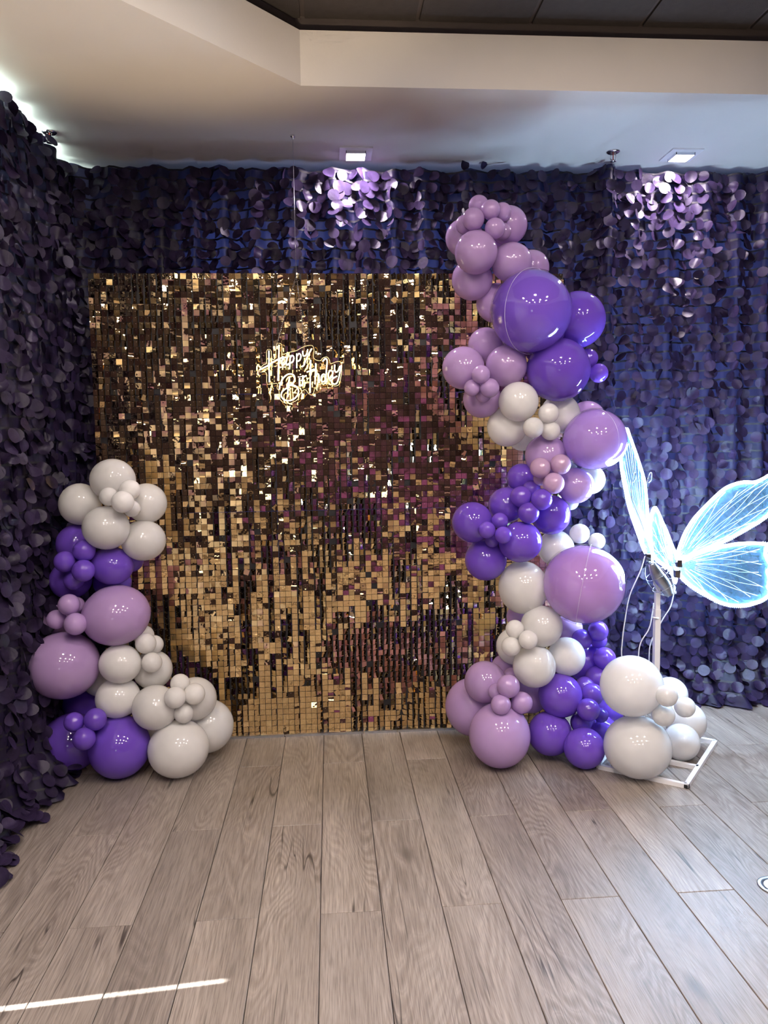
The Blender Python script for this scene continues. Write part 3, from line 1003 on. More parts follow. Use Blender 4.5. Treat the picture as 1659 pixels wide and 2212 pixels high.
RIGHT = '''L 0.661 3.637 2.508 0.090 0.090|medium lavender balloon at the upper left of the tall arch's tip
L 0.861 3.586 2.553 0.089 0.089|medium lavender balloon at the right of the tall arch's tip
L 0.682 3.460 2.397 0.097 0.097|front medium lavender balloon just below the tip's small ones
L 0.861 3.523 2.368 0.095 0.090|medium lavender balloon above the upper glossy violet bubble
L 0.983 3.624 2.366 0.084 0.084|lavender balloon peeking out right above the upper glossy violet bubble
L 0.691 3.602 2.307 0.097 0.097|medium lavender balloon at left above the sequin wall's top edge
L 0.817 3.659 2.208 0.094 0.094|lavender balloon half covered by the upper glossy violet bubble's left side
L 0.715 3.560 2.634 0.047 0.047|topmost small lavender balloon of the tall arch
L 0.748 3.450 2.582 0.044 0.044|small lavender balloon at the middle of the arch tip's top row
L 0.810 3.488 2.584 0.042 0.042|small lavender balloon right in the arch tip's top row
L 0.668 3.450 2.541 0.050 0.050|larger small lavender balloon at left in the arch tip cluster
L 0.643 3.525 2.538 0.043 0.043|leftmost small lavender balloon of the arch tip, half hidden
L 0.764 3.436 2.497 0.046 0.046|front small lavender balloon in the arch tip cluster
L 0.813 3.493 2.499 0.038 0.038|small lavender balloon hidden behind the front one of the arch tip
L 0.846 3.715 2.525 0.068 0.068|lavender balloon deep inside the arch tip, mostly covered
B 0.932 3.441 2.130 0.188 0.191|upper large violet balloon inside a glossy clear bubble
P 1.194 3.580 2.114 0.133 0.135|large violet balloon right behind the upper glossy bubble
P 1.080 3.504 1.872 0.148 0.148|large violet balloon directly below the upper glossy bubble
P 1.264 3.620 1.937 0.047 0.047|small violet balloon half hidden at the arch's right outer edge
P 1.309 3.600 1.864 0.046 0.046|outermost right small violet balloon below the upper violet pair
L 0.760 3.628 2.003 0.085 0.085|lavender balloon left of the upper glossy bubble's lower rim
L 0.636 3.540 1.887 0.100 0.100|leftmost medium lavender balloon at the arch's upper middle
L 0.838 3.534 1.894 0.098 0.098|greyish lavender balloon between the leftmost one and the large violet one
L 0.734 3.589 1.745 0.091 0.091|lavender balloon under the small trio, above the ivory white ones
L 0.691 3.401 1.844 0.042 0.042|top small lavender balloon of the trio at the arch's upper middle
L 0.658 3.440 1.787 0.038 0.038|left small lavender balloon of the trio at the arch's upper middle
L 0.734 3.415 1.784 0.044 0.044|right small lavender balloon of the trio at the arch's upper middle
L 0.717 3.476 1.757 0.036 0.036|small lavender balloon hidden below the trio at the arch's upper middle
W 0.886 3.488 1.724 0.093 0.093|ivory white balloon below the large violet one, upper left of its cluster
W 1.126 3.620 1.671 0.095 0.095|ivory white balloon at right behind small white ones
W 0.858 3.601 1.611 0.096 0.096|ivory white balloon lowest left in the arch's upper white cluster
W 0.962 3.703 1.568 0.076 0.076|ivory white balloon mostly hidden behind the lowest left one
W 1.025 3.472 1.668 0.048 0.048|upper small white balloon in the arch's upper white cluster
W 0.944 3.440 1.602 0.048 0.048|brightest front small white balloon in the arch's upper white cluster
W 1.039 3.488 1.588 0.046 0.046|lower right small white balloon in the arch's upper white cluster
L 1.283 3.685 1.644 0.092 0.092|lavender balloon peeking above the glossy lavender bubble by the butterfly
G 1.254 3.490 1.544 0.153 0.147|large lavender balloon in a clear bubble touching the butterfly's wing
L 1.044 3.580 1.470 0.101 0.101|dusky mauve balloon shaded under the arch's upper white cluster
K 0.977 3.440 1.415 0.048 0.048|left pinkish small balloon of the mauve trio at the arch's waist
K 1.074 3.440 1.430 0.048 0.048|right pinkish small balloon of the mauve trio at the arch's waist
K 1.035 3.420 1.343 0.050 0.050|lowest pinkish small balloon of the mauve trio at the arch's waist
K 0.993 3.496 1.362 0.033 0.033|small mauve balloon hidden behind the pinkish trio
L 1.185 3.560 1.322 0.090 0.087|lavender balloon lit from the right beside the pinkish trio
W 1.301 3.680 1.344 0.074 0.074|pale balloon lit blue behind the lavender one near the butterfly
W 1.200 3.680 1.234 0.042 0.042|small pale balloon behind the deep violet one, by the curtain
P 0.936 3.620 1.362 0.073 0.070|violet balloon left of the pinkish trio at the arch's waist
P 0.856 3.600 1.231 0.090 0.088|medium violet balloon at the arch's waist, behind small violet ones
P 0.675 3.540 1.157 0.098 0.098|leftmost medium violet balloon at the arch's waist
P 0.894 3.480 1.064 0.103 0.097|front medium violet balloon above the lower white balloons
P 0.748 3.580 0.968 0.102 0.102|lowest violet balloon at the left of the arch's waist
P 1.069 3.580 1.181 0.097 0.097|deep violet balloon glowing blue right at the arch's waist
P 0.958 3.523 1.309 0.044 0.044|highest small violet balloon at the arch's waist, half hidden
P 0.895 3.475 1.280 0.050 0.050|left small violet balloon in the upper quartet at the waist
P 0.980 3.424 1.269 0.050 0.050|right bright small violet balloon in the upper quartet at the waist
P 0.923 3.440 1.206 0.050 0.050|lowest small violet balloon in the upper quartet at the waist
P 0.791 3.460 1.169 0.039 0.039|highest small violet balloon of the trio beside the leftmost violet one
P 0.721 3.420 1.132 0.040 0.040|left small violet balloon of the trio beside the leftmost violet one
P 0.793 3.400 1.109 0.040 0.040|right small violet balloon of the trio beside the leftmost violet one
P 0.762 3.500 1.071 0.033 0.033|small violet balloon hidden below the left violet trio
W 1.117 3.645 1.007 0.090 0.090|white balloon glowing behind the lower glossy bubble's top
W 1.235 3.640 1.077 0.050 0.050|small pale blue lit white balloon above the lower glossy bubble
W 1.323 3.640 1.037 0.042 0.042|small pale white balloon at the lower glossy bubble's upper right
W 0.928 3.557 0.830 0.120 0.131|large white balloon left of the lower glossy bubble
C 1.189 3.439 0.860 0.198 0.191|lower large pink lavender balloon inside a glossy clear bubble
W 0.998 3.480 0.653 0.100 0.100|medium white balloon below left of the lower glossy bubble
W 0.898 3.603 0.526 0.092 0.092|white balloon behind the small white trio of the arch
W 0.858 3.440 0.654 0.044 0.044|upper small white balloon of the trio at the lower left white cluster
W 0.835 3.420 0.577 0.046 0.046|left small white balloon of the trio at the lower left white cluster
W 0.906 3.380 0.617 0.045 0.045|right front small white balloon of the trio at the lower white cluster
W 0.955 3.451 0.468 0.102 0.102|front lowest white balloon of the arch's white cluster
W 1.137 3.527 0.487 0.091 0.095|white balloon right of the arch's lower white cluster
L 1.193 3.673 0.590 0.071 0.071|purple balloon in shade under the lower glossy bubble
L 0.934 3.680 0.657 0.059 0.059|mauve balloon mostly hidden behind white ones, by the sequin wall
P 1.231 3.580 0.556 0.050 0.050|small violet balloon under the lower glossy bubble, left of two
P 1.306 3.560 0.600 0.050 0.050|small violet balloon under the lower glossy bubble's right rim
P 1.331 3.620 0.537 0.042 0.042|small violet balloon hidden below the one at the bubble's right rim
P 1.291 3.695 0.405 0.100 0.100|deep blue violet balloon behind the right white balloon
P 1.340 3.560 0.461 0.055 0.055|small bright violet balloon left of the big blue white balloon
P 1.308 3.570 0.360 0.060 0.060|violet balloon tucked left of the big blue white balloon
P 1.092 3.481 0.309 0.106 0.106|medium violet balloon below the arch's lower white cluster
P 1.244 3.462 0.314 0.054 0.054|upper small violet balloon right of the medium violet ones
P 1.202 3.395 0.264 0.054 0.054|front small violet balloon right of the medium violet ones
P 1.303 3.500 0.194 0.036 0.036|tiny violet balloon beside the front white floor balloon
P 1.196 3.480 0.168 0.052 0.052|lower small violet balloon above the right violet floor balloon
P 1.237 3.543 0.327 0.050 0.050|small violet balloon hidden above the small cluster at right
P 1.038 3.468 0.126 0.106 0.106|medium violet balloon at the foot of the arch, left of two
P 1.167 3.348 0.096 0.096 0.096|violet balloon lowest right at the foot of the arch
P 1.333 3.574 0.081 0.082 0.082|violet balloon in shade behind the front white floor balloon
P 1.434 3.720 0.130 0.068 0.068|deep blue violet balloon behind the big white ones
L 0.699 3.665 0.202 0.141 0.146|large mauve balloon furthest left at the foot of the arch
L 0.733 3.529 0.374 0.102 0.102|medium mauve balloon left of the lower white cluster
L 0.777 3.409 0.152 0.145 0.152|large front mauve balloon on the floor at the arch's foot
L 0.808 3.363 0.404 0.054 0.054|upper small mauve balloon of the trio on the large mauve one
L 0.768 3.344 0.324 0.047 0.047|left small mauve balloon of the trio on the large mauve one
L 0.876 3.380 0.316 0.051 0.051|right small mauve balloon of the trio on the large mauve one
L 0.762 3.410 0.364 0.039 0.039|small mauve balloon hidden behind the trio on the large mauve one
L 0.855 3.658 0.407 0.061 0.061|mauve balloon peeking above the medium mauve one
L 0.874 3.560 0.384 0.046 0.046|small mauve balloon under the white trio, half hidden
L 0.986 3.640 0.264 0.094 0.094|dark mauve balloon in the hollow behind the mauve trio
W 1.343 3.231 0.429 0.141 0.136|big bluish white balloon over the white floor frame
W 1.377 3.235 0.140 0.153 0.140|big front white balloon resting on the white floor frame
W 1.738 3.510 0.139 0.099 0.099|medium white balloon at the far right of the frame cluster
W 1.708 3.619 0.243 0.087 0.087|white balloon peeking up behind the frame cluster's small ones
W 1.658 3.389 0.087 0.087 0.087|lower right white balloon above the frame's back bar
W 1.447 3.100 0.422 0.047 0.047|upper small white balloon of the trio over the floor frame
W 1.599 3.240 0.316 0.047 0.047|right small white balloon of the trio over the floor frame
W 1.462 3.160 0.314 0.050 0.050|lowest small white balloon of the trio over the floor frame'''


def place_balloons(T, group, seed):
    rb_ = random.Random(seed)
    for line in T.strip().split('\n'):
        a, label = line.split('|')
        c, x, y, z, rx, rz = a.split()
        x, y, z, rx, rz = map(float, (x, y, z, rx, rz))
        ry = (rx + rz) / 2
        rot = (rb_.uniform(-.35, .35), rb_.uniform(-.2, .2), rb_.uniform(-.35, .35))
        if z - rz < 0.012:
            z = max(z, rz * 1.002)
        if c in 'BCG':
            o = empty('bubble_balloon', (x, y, z), rot)
            s = 0.965
            obj('inner_balloon', BME[c], o, scale=(rx * s, ry * s, rz * s))
            obj('clear_bubble', shell_me, o, scale=(rx, ry, rz))
            obj('seam', seam_me, o, scale=(rx, ry, rz), rot=(0.1, 0.0, 1.0 if c != 'G' else 2.3))
        else:
            o = obj('balloon', BME[c], None, (x, y, z), rot, (rx, ry, rz))
        tag(o, label, 'balloon', group)
place_balloons(LEFT, 'balloons of the left garland', 3)
place_balloons(RIGHT, 'balloons of the tall right arch', 4)

# ------------------------------------------------------------------ butterfly light on a stand
WING_RU = ((1.645, 3.44, 0.957), -6, [(-0.0, 0.025), (0.017, 0.094), (0.04, 0.149), (0.074, 0.204), (0.116, 0.252), (0.158, 0.296), (0.205, 0.339), (0.248, 0.363), (0.301, 0.376), (0.354, 0.376), (0.391, 0.391), (0.423, 0.409), (0.465, 0.428), (0.497, 0.427), (0.511, 0.4), (0.504, 0.357), (0.484, 0.314), (0.459, 0.27), (0.434, 0.232), (0.397, 0.2), (0.35, 0.17), (0.291, 0.135), (0.228, 0.1), (0.158, 0.07), (0.094, 0.041), (0.04, 0.019)])
WING_RL = ((1.645, 3.44, 0.951), -6, [(0.003, -0.011), (0.056, 0.026), (0.105, 0.049), (0.164, 0.065), (0.228, 0.081), (0.293, 0.09), (0.357, 0.092), (0.411, 0.087), (0.425, 0.076), (0.412, 0.046), (0.424, 0.013), (0.441, -0.021), (0.426, -0.048), (0.438, -0.082), (0.431, -0.121), (0.445, -0.143), (0.424, -0.173), (0.382, -0.195), (0.328, -0.209), (0.263, -0.209), (0.208, -0.194), (0.148, -0.163), (0.087, -0.126), (0.037, -0.087), (0.009, -0.05)])
WING_LU = ((1.556, 3.54, 0.938), 104, [(-0.009, 0.007), (0.045, 0.051), (0.111, 0.153), (0.17, 0.253), (0.21, 0.357), (0.241, 0.456), (0.248, 0.527), (0.239, 0.592), (0.221, 0.639), (0.198, 0.656), (0.169, 0.609), (0.13, 0.545), (0.092, 0.477), (0.054, 0.399), (0.039, 0.331), (0.024, 0.236), (0.009, 0.158), (-0.011, 0.07)])
WING_LL = ((1.661, 3.54, 0.901), 96, [(-0.0, 0.0), (0.063, 0.013), (0.14, 0.031), (0.18, 0.078), (0.203, 0.153), (0.2, 0.225), (0.181, 0.275), (0.154, 0.294), (0.12, 0.268), (0.081, 0.225), (0.037, 0.178), (-0.0, 0.131), (-0.038, 0.085), (-0.054, 0.043), (-0.052, -0.031), (-0.033, -0.057)])
CABLES = [[(1.482, 3.43, 0.99), (1.458, 3.43, 0.913), (1.409, 3.43, 0.798), (1.386, 3.43, 0.665), (1.377, 3.43, 0.581), (1.375, 3.43, 0.508), (1.392, 3.43, 0.383), (1.429, 3.43, 0.211)], [(1.528, 3.43, 0.761), (1.523, 3.43, 0.717), (1.508, 3.43, 0.639), (1.469, 3.43, 0.573), (1.458, 3.43, 0.505), (1.466, 3.43, 0.381), (1.498, 3.43, 0.208)], [(1.641, 3.45, 0.838), (1.623, 3.45, 0.743), (1.584, 3.45, 0.677), (1.529, 3.45, 0.571), (1.519, 3.45, 0.481), (1.527, 3.45, 0.372), (1.541, 3.45, 0.199)]]
ANTENNAE = [[(1.51, 3.5, 1.091), (1.483, 3.5, 1.164), (1.445, 3.5, 1.254), (1.44, 3.5, 1.32), (1.449, 3.5, 1.375), (1.46, 3.5, 1.381), (1.459, 3.5, 1.353), (1.449, 3.5, 1.337)], [(1.533, 3.45, 0.969), (1.514, 3.45, 1.102), (1.495, 3.45, 1.267), (1.492, 3.45, 1.322), (1.506, 3.45, 1.376), (1.517, 3.45, 1.382), (1.515, 3.45, 1.349), (1.503, 3.45, 1.336)]]
BODY = [(1.486, 3.375, 0.965), (1.518, 3.375, 0.91), (1.555, 3.375, 0.86), (1.581, 3.375, 0.81)]
NEON = [[(-0.2884, 3.79, 2.0038), (-0.2892, 3.79, 1.9288), (-0.2901, 3.79, 1.8502)], [(-0.2378, 3.79, 2.0311), (-0.2422, 3.79, 1.9415), (-0.2478, 3.79, 1.8564)], [(-0.3369, 3.79, 1.9111), (-0.297, 3.79, 1.9304), (-0.2636, 3.79, 1.9514), (-0.2303, 3.79, 1.9675), (-0.217, 3.79, 1.974)], [(-0.2007, 3.79, 1.9674), (-0.2121, 3.79, 1.9707), (-0.2246, 3.79, 1.9577), (-0.2262, 3.79, 1.9381), (-0.218, 3.79, 1.9341), (-0.2061, 3.79, 1.9478), (-0.2, 3.79, 1.969), (-0.2046, 3.79, 1.9445), (-0.199, 3.79, 1.933), (-0.1915, 3.79, 1.9412)], [(-0.1846, 3.79, 1.9797), (-0.1863, 3.79, 1.9509), (-0.1896, 3.79, 1.9133)], [(-0.1859, 3.79, 1.9673), (-0.1757, 3.79, 1.9796), (-0.167, 3.79, 1.972), (-0.1697, 3.79, 1.9541), (-0.1799, 3.79, 1.9443), (-0.1864, 3.79, 1.9477)], [(-0.1524, 3.79, 1.9883), (-0.1532, 3.79, 1.9572), (-0.1538, 3.79, 1.918)], [(-0.1524, 3.79, 1.9752), (-0.1415, 3.79, 1.9882), (-0.1322, 3.79, 1.9807), (-0.1349, 3.79, 1.962), (-0.1451, 3.79, 1.9523), (-0.1522, 3.79, 1.9556)], [(-0.1224, 3.79, 2.0012), (-0.1212, 3.79, 1.9816), (-0.1131, 3.79, 1.9766), (-0.103, 3.79, 1.9864), (-0.0975, 3.79, 2.0092)], [(-0.0776, 3.79, 2.0124), (-0.0948, 3.79, 1.983), (-0.1104, 3.79, 1.9504), (-0.1192, 3.79, 1.9308), (-0.1309, 3.79, 1.9244)], [(-0.1899, 3.79, 1.8756), (-0.1968, 3.79, 1.8363), (-0.2023, 3.79, 1.7771)], [(-0.2426, 3.79, 1.8137), (-0.237, 3.79, 1.8399), (-0.2214, 3.79, 1.8693), (-0.1995, 3.79, 1.8872), (-0.178, 3.79, 1.8886), (-0.1651, 3.79, 1.8754), (-0.169, 3.79, 1.8525), (-0.1859, 3.79, 1.8362), (-0.2009, 3.79, 1.8314)], [(-0.2009, 3.79, 1.8314), (-0.1711, 3.79, 1.8344), (-0.1516, 3.79, 1.8194), (-0.1489, 3.79, 1.7963), (-0.1644, 3.79, 1.7718), (-0.1912, 3.79, 1.7588), (-0.2176, 3.79, 1.7624), (-0.2327, 3.79, 1.779), (-0.2308, 3.79, 1.7988), (-0.2146, 3.79, 1.8151), (-0.1912, 3.79, 1.8247)], [(-0.1405, 3.79, 1.8687), (-0.1427, 3.79, 1.8457), (-0.1408, 3.79, 1.8292), (-0.133, 3.79, 1.8357)], [(-0.1367, 3.79, 1.8883), (-0.1361, 3.79, 1.8867)], [(-0.1237, 3.79, 1.8817), (-0.1259, 3.79, 1.8554), (-0.1282, 3.79, 1.8291)], [(-0.1258, 3.79, 1.862), (-0.1172, 3.79, 1.8767), (-0.1055, 3.79, 1.8799)], [(-0.0838, 3.79, 1.9568), (-0.0873, 3.79, 1.8814), (-0.0909, 3.79, 1.7958)], [(-0.1051, 3.79, 1.8979), (-0.0867, 3.79, 1.9044), (-0.0667, 3.79, 1.9124)], [(-0.0594, 3.79, 1.9402), (-0.0623, 3.79, 1.8877), (-0.0657, 3.79, 1.8384)], [(-0.0636, 3.79, 1.8713), (-0.054, 3.79, 1.8877), (-0.0457, 3.79, 1.8843), (-0.0453, 3.79, 1.8613), (-0.0443, 3.79, 1.8448)], [(-0.0126, 3.79, 1.8808), (-0.0224, 3.79, 1.8874), (-0.0334, 3.79, 1.8743), (-0.0331, 3.79, 1.8546), (-0.0233, 3.79, 1.8496), (-0.012, 3.79, 1.8643), (-0.0071, 3.79, 1.907), (-0.0028, 3.79, 1.953), (-0.0119, 3.79, 1.9629), (-0.0244, 3.79, 1.9498)], [(-0.0093, 3.79, 1.8807), (-0.0115, 3.79, 1.8577), (-0.0067, 3.79, 1.8478)], [(0.0227, 3.79, 1.9002), (0.0128, 3.79, 1.9052), (0.0025, 3.79, 1.8905), (0.0028, 3.79, 1.8708), (0.012, 3.79, 1.8674), (0.0223, 3.79, 1.8838), (0.0254, 3.79, 1.9035), (0.0222, 3.79, 1.8772), (0.027, 3.79, 1.8656)], [(0.035, 3.79, 1.933), (0.0329, 3.79, 1.91), (0.0392, 3.79, 1.8968), (0.051, 3.79, 1.9033), (0.0598, 3.79, 1.9263)], [(0.0665, 3.79, 1.9295), (0.0591, 3.79, 1.8934), (0.0501, 3.79, 1.8572), (0.0381, 3.79, 1.8391), (0.0214, 3.79, 1.8409), (0.0167, 3.79, 1.8542), (0.027, 3.79, 1.8673), (0.0455, 3.79, 1.877)]]
NEON_PLATE = [(-0.338, 3.802, 1.914), (-0.3176, 3.802, 1.9368), (-0.3025, 3.802, 1.9465), (-0.3009, 3.802, 2.002), (-0.2875, 3.802, 2.0118), (-0.2779, 3.802, 2.0019), (-0.2757, 3.802, 1.9627), (-0.2573, 3.802, 1.9724), (-0.2524, 3.802, 2.0312), (-0.2373, 3.802, 2.0409), (-0.2244, 3.802, 2.031), (-0.2239, 3.802, 1.9885), (-0.1907, 3.802, 1.9965), (-0.1542, 3.802, 2.0045), (-0.1307, 3.802, 2.0174), (-0.1024, 3.802, 2.0278), (-0.0742, 3.802, 2.0286), (-0.0665, 3.802, 2.004), (-0.0705, 3.802, 1.9712), (-0.0559, 3.802, 1.9579), (-0.036, 3.802, 1.9545), (-0.0241, 3.802, 1.9676), (-0.0024, 3.802, 1.9724), (0.0089, 3.802, 1.9575), (0.0152, 3.802, 1.9394), (0.0471, 3.802, 1.9507), (0.067, 3.802, 1.944), (0.0699, 3.802, 1.9242), (0.0657, 3.802, 1.8812), (0.0549, 3.802, 1.8383), (0.0313, 3.802, 1.8286), (0.0081, 3.802, 1.8387), (-0.0386, 3.802, 1.8391), (-0.0658, 3.802, 1.8162), (-0.0781, 3.802, 1.7865), (-0.0963, 3.802, 1.79), (-0.1157, 3.802, 1.8134), (-0.1395, 3.802, 1.7938), (-0.1535, 3.802, 1.7641), (-0.1905, 3.802, 1.7463), (-0.2236, 3.802, 1.7499), (-0.2429, 3.802, 1.7716), (-0.2452, 3.802, 1.808), (-0.2548, 3.802, 1.8213), (-0.2525, 3.802, 1.8443), (-0.2873, 3.802, 1.8413), (-0.3037, 3.802, 1.8448), (-0.3055, 3.802, 1.8973), (-0.335, 3.802, 1.9008)]
CHAINS = [[(-0.1469, 3.85, 2.3758), (-0.179, 3.82, 2.2729), (-0.214, 3.8, 2.1517), (-0.2474, 3.795, 2.0414), (-0.2609, 3.797, 2.003)], [(-0.1469, 3.85, 2.3758), (-0.1358, 3.82, 2.2729), (-0.1217, 3.8, 2.1433), (-0.1119, 3.797, 2.0288)]]


bf = empty('butterfly_light', (1.532, 3.40, 0))
tag(bf, 'glowing white led butterfly on a white pole with a floor frame', 'lamp')
O = Vector((1.532, 3.40, 0))
def L(p): return Vector(p) - O
# floor frame
fa, fb, fc = Vector((1.232, 3.333, 0.010)), Vector((1.545, 3.099, 0.010)), Vector((1.916, 3.552, 0.010))
fd = fa + fc - fb
for p, q in ((fa, fb), (fb, fc), (fc, fd), (fd, fa), (fa + (fd - fa) * .38, fb + (fc - fb) * .38)):
    b = MB(); b.bar(L(p), L(q), 0.020, 0.020); b.build('base_bar', M_white_metal, bf)
for p, d in ((fa, fa - fb), (fb, fb - fc), (fb, fb - fa)):
    b = MB(); d = d.normalized(); b.bar(L(p) + d * 0.010, L(p) + d * 0.0125, 0.016, 0.016); b.build('end_cap', M_black, bf)
b = MB(); b.bar((0, 0, 0.02), (0, 0, 0.74), 0.026, 0.026); b.build('pole', M_white_metal, bf)
b = MB(); b.bar((0, 0, 0.735), (0, 0, 0.86), 0.021, 0.021); b.build('pole_extension', M_white_metal, bf)
b = MB(); b.tube([(0.0, -0.016, 0.70), (-.012, -0.022, 0.70), (-.03, -0.022, 0.705)], 0.004, 6); b.build('tie', M_cable, bf)

def in_poly(x, y, poly):
    c = False; n = len(poly); j = n - 1
    for i in range(n):
        xi, yi = poly[i]; xj, yj = poly[j]
        if (yi > y) != (yj > y) and x < (xj - xi) * (y - yi) / (yj - yi) + xi: c = not c
        j = i
    return c
def wing(data, spikes_from, label):
    (bx, by, bz), th, pts = data
    e = Vector((math.cos(math.radians(th)), math.sin(math.radians(th)), 0)); nrm = e.cross(Vector((0, 0, 1)))
    root = empty('wing', L((bx, by, bz))); root.parent = bf
    sm = [(v.x, v.y) for v in catmull([(u, v, 0) for u, v in pts], 5, closed=True)]
    cx = sum(p[0] for p in sm) / len(sm); cv = sum(p[1] for p in sm) / len(sm)
    def W(u, v, o=0.0): return e * u + Vector((0, 0, v)) + nrm * o
    # film: concentric rings towards the centre, slightly cupped and rippled
    b = MB(); vs = []; fs = []; nr = 7; n_ = len(sm)
    for k in range(nr):
        f = 1 - k / nr * 0.97
        for (u, v) in sm:
            uu, vv = cx + (u - cx) * f, cv + (v - cv) * f
            vs.append(W(uu, vv, 0.004 * (1 - f) + 0.0015 * math.sin(uu * 60 + vv * 90) * (1 - f ** 4)))
    for k in range(nr - 1):
        for i in range(n_):
            j = (i + 1) % n_
            fs.append((k * n_ + i, k * n_ + j, (k + 1) * n_ + j, (k + 1) * n_ + i))
    fs.append(tuple((nr - 1) * n_ + i for i in range(n_)))
    b.add(vs, fs, True)
    b.build('film', M_film, root)
    b = MB(); b.tube([W(u, v) for u, v in sm], 0.0062, 6, closed=True); b.build('led_strip', M_led, root)
    # little led nodes sticking out along the strip
    b = MB()
    area = sum(sm[i - 1][0] * sm[i][1] - sm[i][0] * sm[i - 1][1] for i in range(n_))
    sg = 1 if area > 0 else -1
    acc = 0.0
    for i in range(n_):
        p0, p1 = Vector(sm[i - 1]), Vector(sm[i])
        d = p1 - p0; l = d.length
        if l < 1e-6: continue
        d /= l; nn = Vector((d.y, -d.x)) * sg
        s = acc
        while s < l:
            q = p0 + d * s
            if spikes_from(q):
                a_ = W(q.x, q.y); c_ = W(q.x + nn.x * .010, q.y + nn.y * .010)
                b.tube([a_, c_], [0.0022, 0.0008], 4)
            s += 0.0095
        acc = s - l
    b.build('led_nodes', M_node, root)
    # veins fan out from the base
    base = Vector((0.0, 0.0))
    far = sorted(range(n_), key=lambda i: -(Vector(sm[i]) - base).length)
    sel = sorted(i for i in range(0, n_, max(1, n_ // 22)) if (Vector(sm[i]) - base).length > 0.45 * (Vector(sm[far[0]]) - base).length)
    for i in sel:
        q = Vector(sm[i])
        line = []
        for k in range(1, 11):
            f = 0.12 + 0.85 * k / 11
            pt = base.lerp(q, f)
            pt = pt + Vector((-q.y, q.x)) * 0.06 * math.sin(f * PI) * (1 if i % 2 else -0.6)
            if in_poly(pt.x, pt.y, sm): line.append(W(pt.x, pt.y, 0.0075))
        if len(line) > 2:
            vb = MB(); vb.tube(line, 0.0009, 5); vb.build('vein', M_vein, root)
    return root
wing(WING_RU, lambda q: q.y < 0.6 * q.x + 0.05, 'right')
wing(WING_RL, lambda q: q.y < 0.02 or q.x > 0.4, 'right')
wing(WING_LU, lambda q: True, 'left')
wing(WING_LL, lambda q: q.x < 0.15, 'left')
# body: cream core in a crumpled clear wrap, wire cage around
bp_ = [L(p) for p in catmull(BODY, 6)]
b = MB(); nb = len(bp_)
b.tube(bp_, [0.010 + 0.020 * math.sin(PI * (0.12 + 0.8 * i / nb)) for i in range(nb)], 12); b.build('body', M_steel, bf)
b = MB(); rw = random.Random(8)
b.tube(bp_, [(0.022 + 0.034 * math.sin(PI * (0.12 + 0.8 * i / nb))) * rw.uniform(0.85, 1.15) for i in range(nb)], 9); b.build('wrap', M_wrap, bf)
b = MB()
ax = (bp_[-1] - bp_[0]).normalized(); s1 = ax.orthogonal().normalized(); s2 = ax.cross(s1)
for k in range(5):
    a = 2 * PI * k / 5
    dv = s1 * math.cos(a) + s2 * math.sin(a)
    b.tube([bp_[0] + (bp_[-1] - bp_[0]) * f + dv * 0.060 * math.sin(PI * (0.06 + 0.9 * f)) ** 0.6 for f in [i / 10 for i in range(11)]], 0.0016, 5)
for f in (0.35, 0.7):
    c = bp_[0].lerp(bp_[-1], f)
    b.tube([c + (s1 * math.cos(2 * PI * k / 16) + s2 * math.sin(2 * PI * k / 16)) * 0.057 for k in range(16)], 0.0016, 5, closed=True)
b.build('wire_cage', M_steel, bf)
b = MB(); b.box(-0.015, 0.015, -0.015, 0.015, 0.85, 0.885); b.build('pole_socket', M_white_metal, bf)
for a in ANTENNAE:
    b = MB(); b.tube([L(p) for p in catmull(a, 5)], 0.0022, 6); b.build('antenna', M_steel, bf)
for q in ((1.648, 3.43, 0.95), (1.640, 3.43, 0.90), (1.50, 3.44, 0.98)):
    b = MB(); p = L(q); b.box(p.x - .012, p.x + .012, p.y - .012, p.y + .012, p.z - .018, p.z + .018); b.build('clamp', M_chrome, bf)
for c in CABLES:
    c = [Vector(p) for p in c]
    c = [p for p in c if p.z > 0.02] + [Vector((c[-1].x, c[-1].y + .02, 0.012))]
    b = MB(); b.tube([L(p) for p in catmull(c, 6)], 0.0028, 6); b.build('cable', M_cable, bf)

# ------------------------------------------------------------------ neon sign
ns_ = empty('neon_sign', (-0.15, 3.80, 1.9))
tag(ns_, 'warm white neon sign reading Happy Birthday hung before the sequins', 'sign')
NO = Vector((-0.15, 3.80, 1.9))
for s in NEON:
    b = MB(); b.tube([Vector(p) - NO for p in catmull(s, 4)], 0.0031, 6); b.build('letter_tube', M_neon, ns_)
pl_ = [Vector(p) - NO for p in catmull(NEON_PLATE, 3, closed=True)]
m_ = len(pl_)
bm = bmesh.new()
fv = [bm.verts.new(p) for p in pl_]
bk = [bm.verts.new(p + Vector((0, 0.004, 0))) for p in pl_]
for i in range(m_):
    j = (i + 1) % m_
    bm.faces.new((fv[i], fv[j], bk[j], bk[i]))
for ring in (fv, bk):
    edges = [bm.edges.get((ring[i], ring[(i + 1) % m_])) for i in range(m_)]
    bmesh.ops.triangle_fill(bm, use_beauty=True, edges=edges)
me = bpy.data.meshes.new('acrylic_plate'); bm.to_mesh(me); bm.free(); me.materials.append(M_acrylic)
obj('acrylic_plate', me, ns_)
M_edge = principled('acrylic_edge_glow', (0.95, 0.80, 0.5), 0.3, noise_amt=0.02)  # clear acrylic; the yellow of its neon-lit rim is put into the colour
b = MB(); b.tube(pl_, 0.0016, 5, closed=True); b.build('plate_edge', M_edge, ns_)
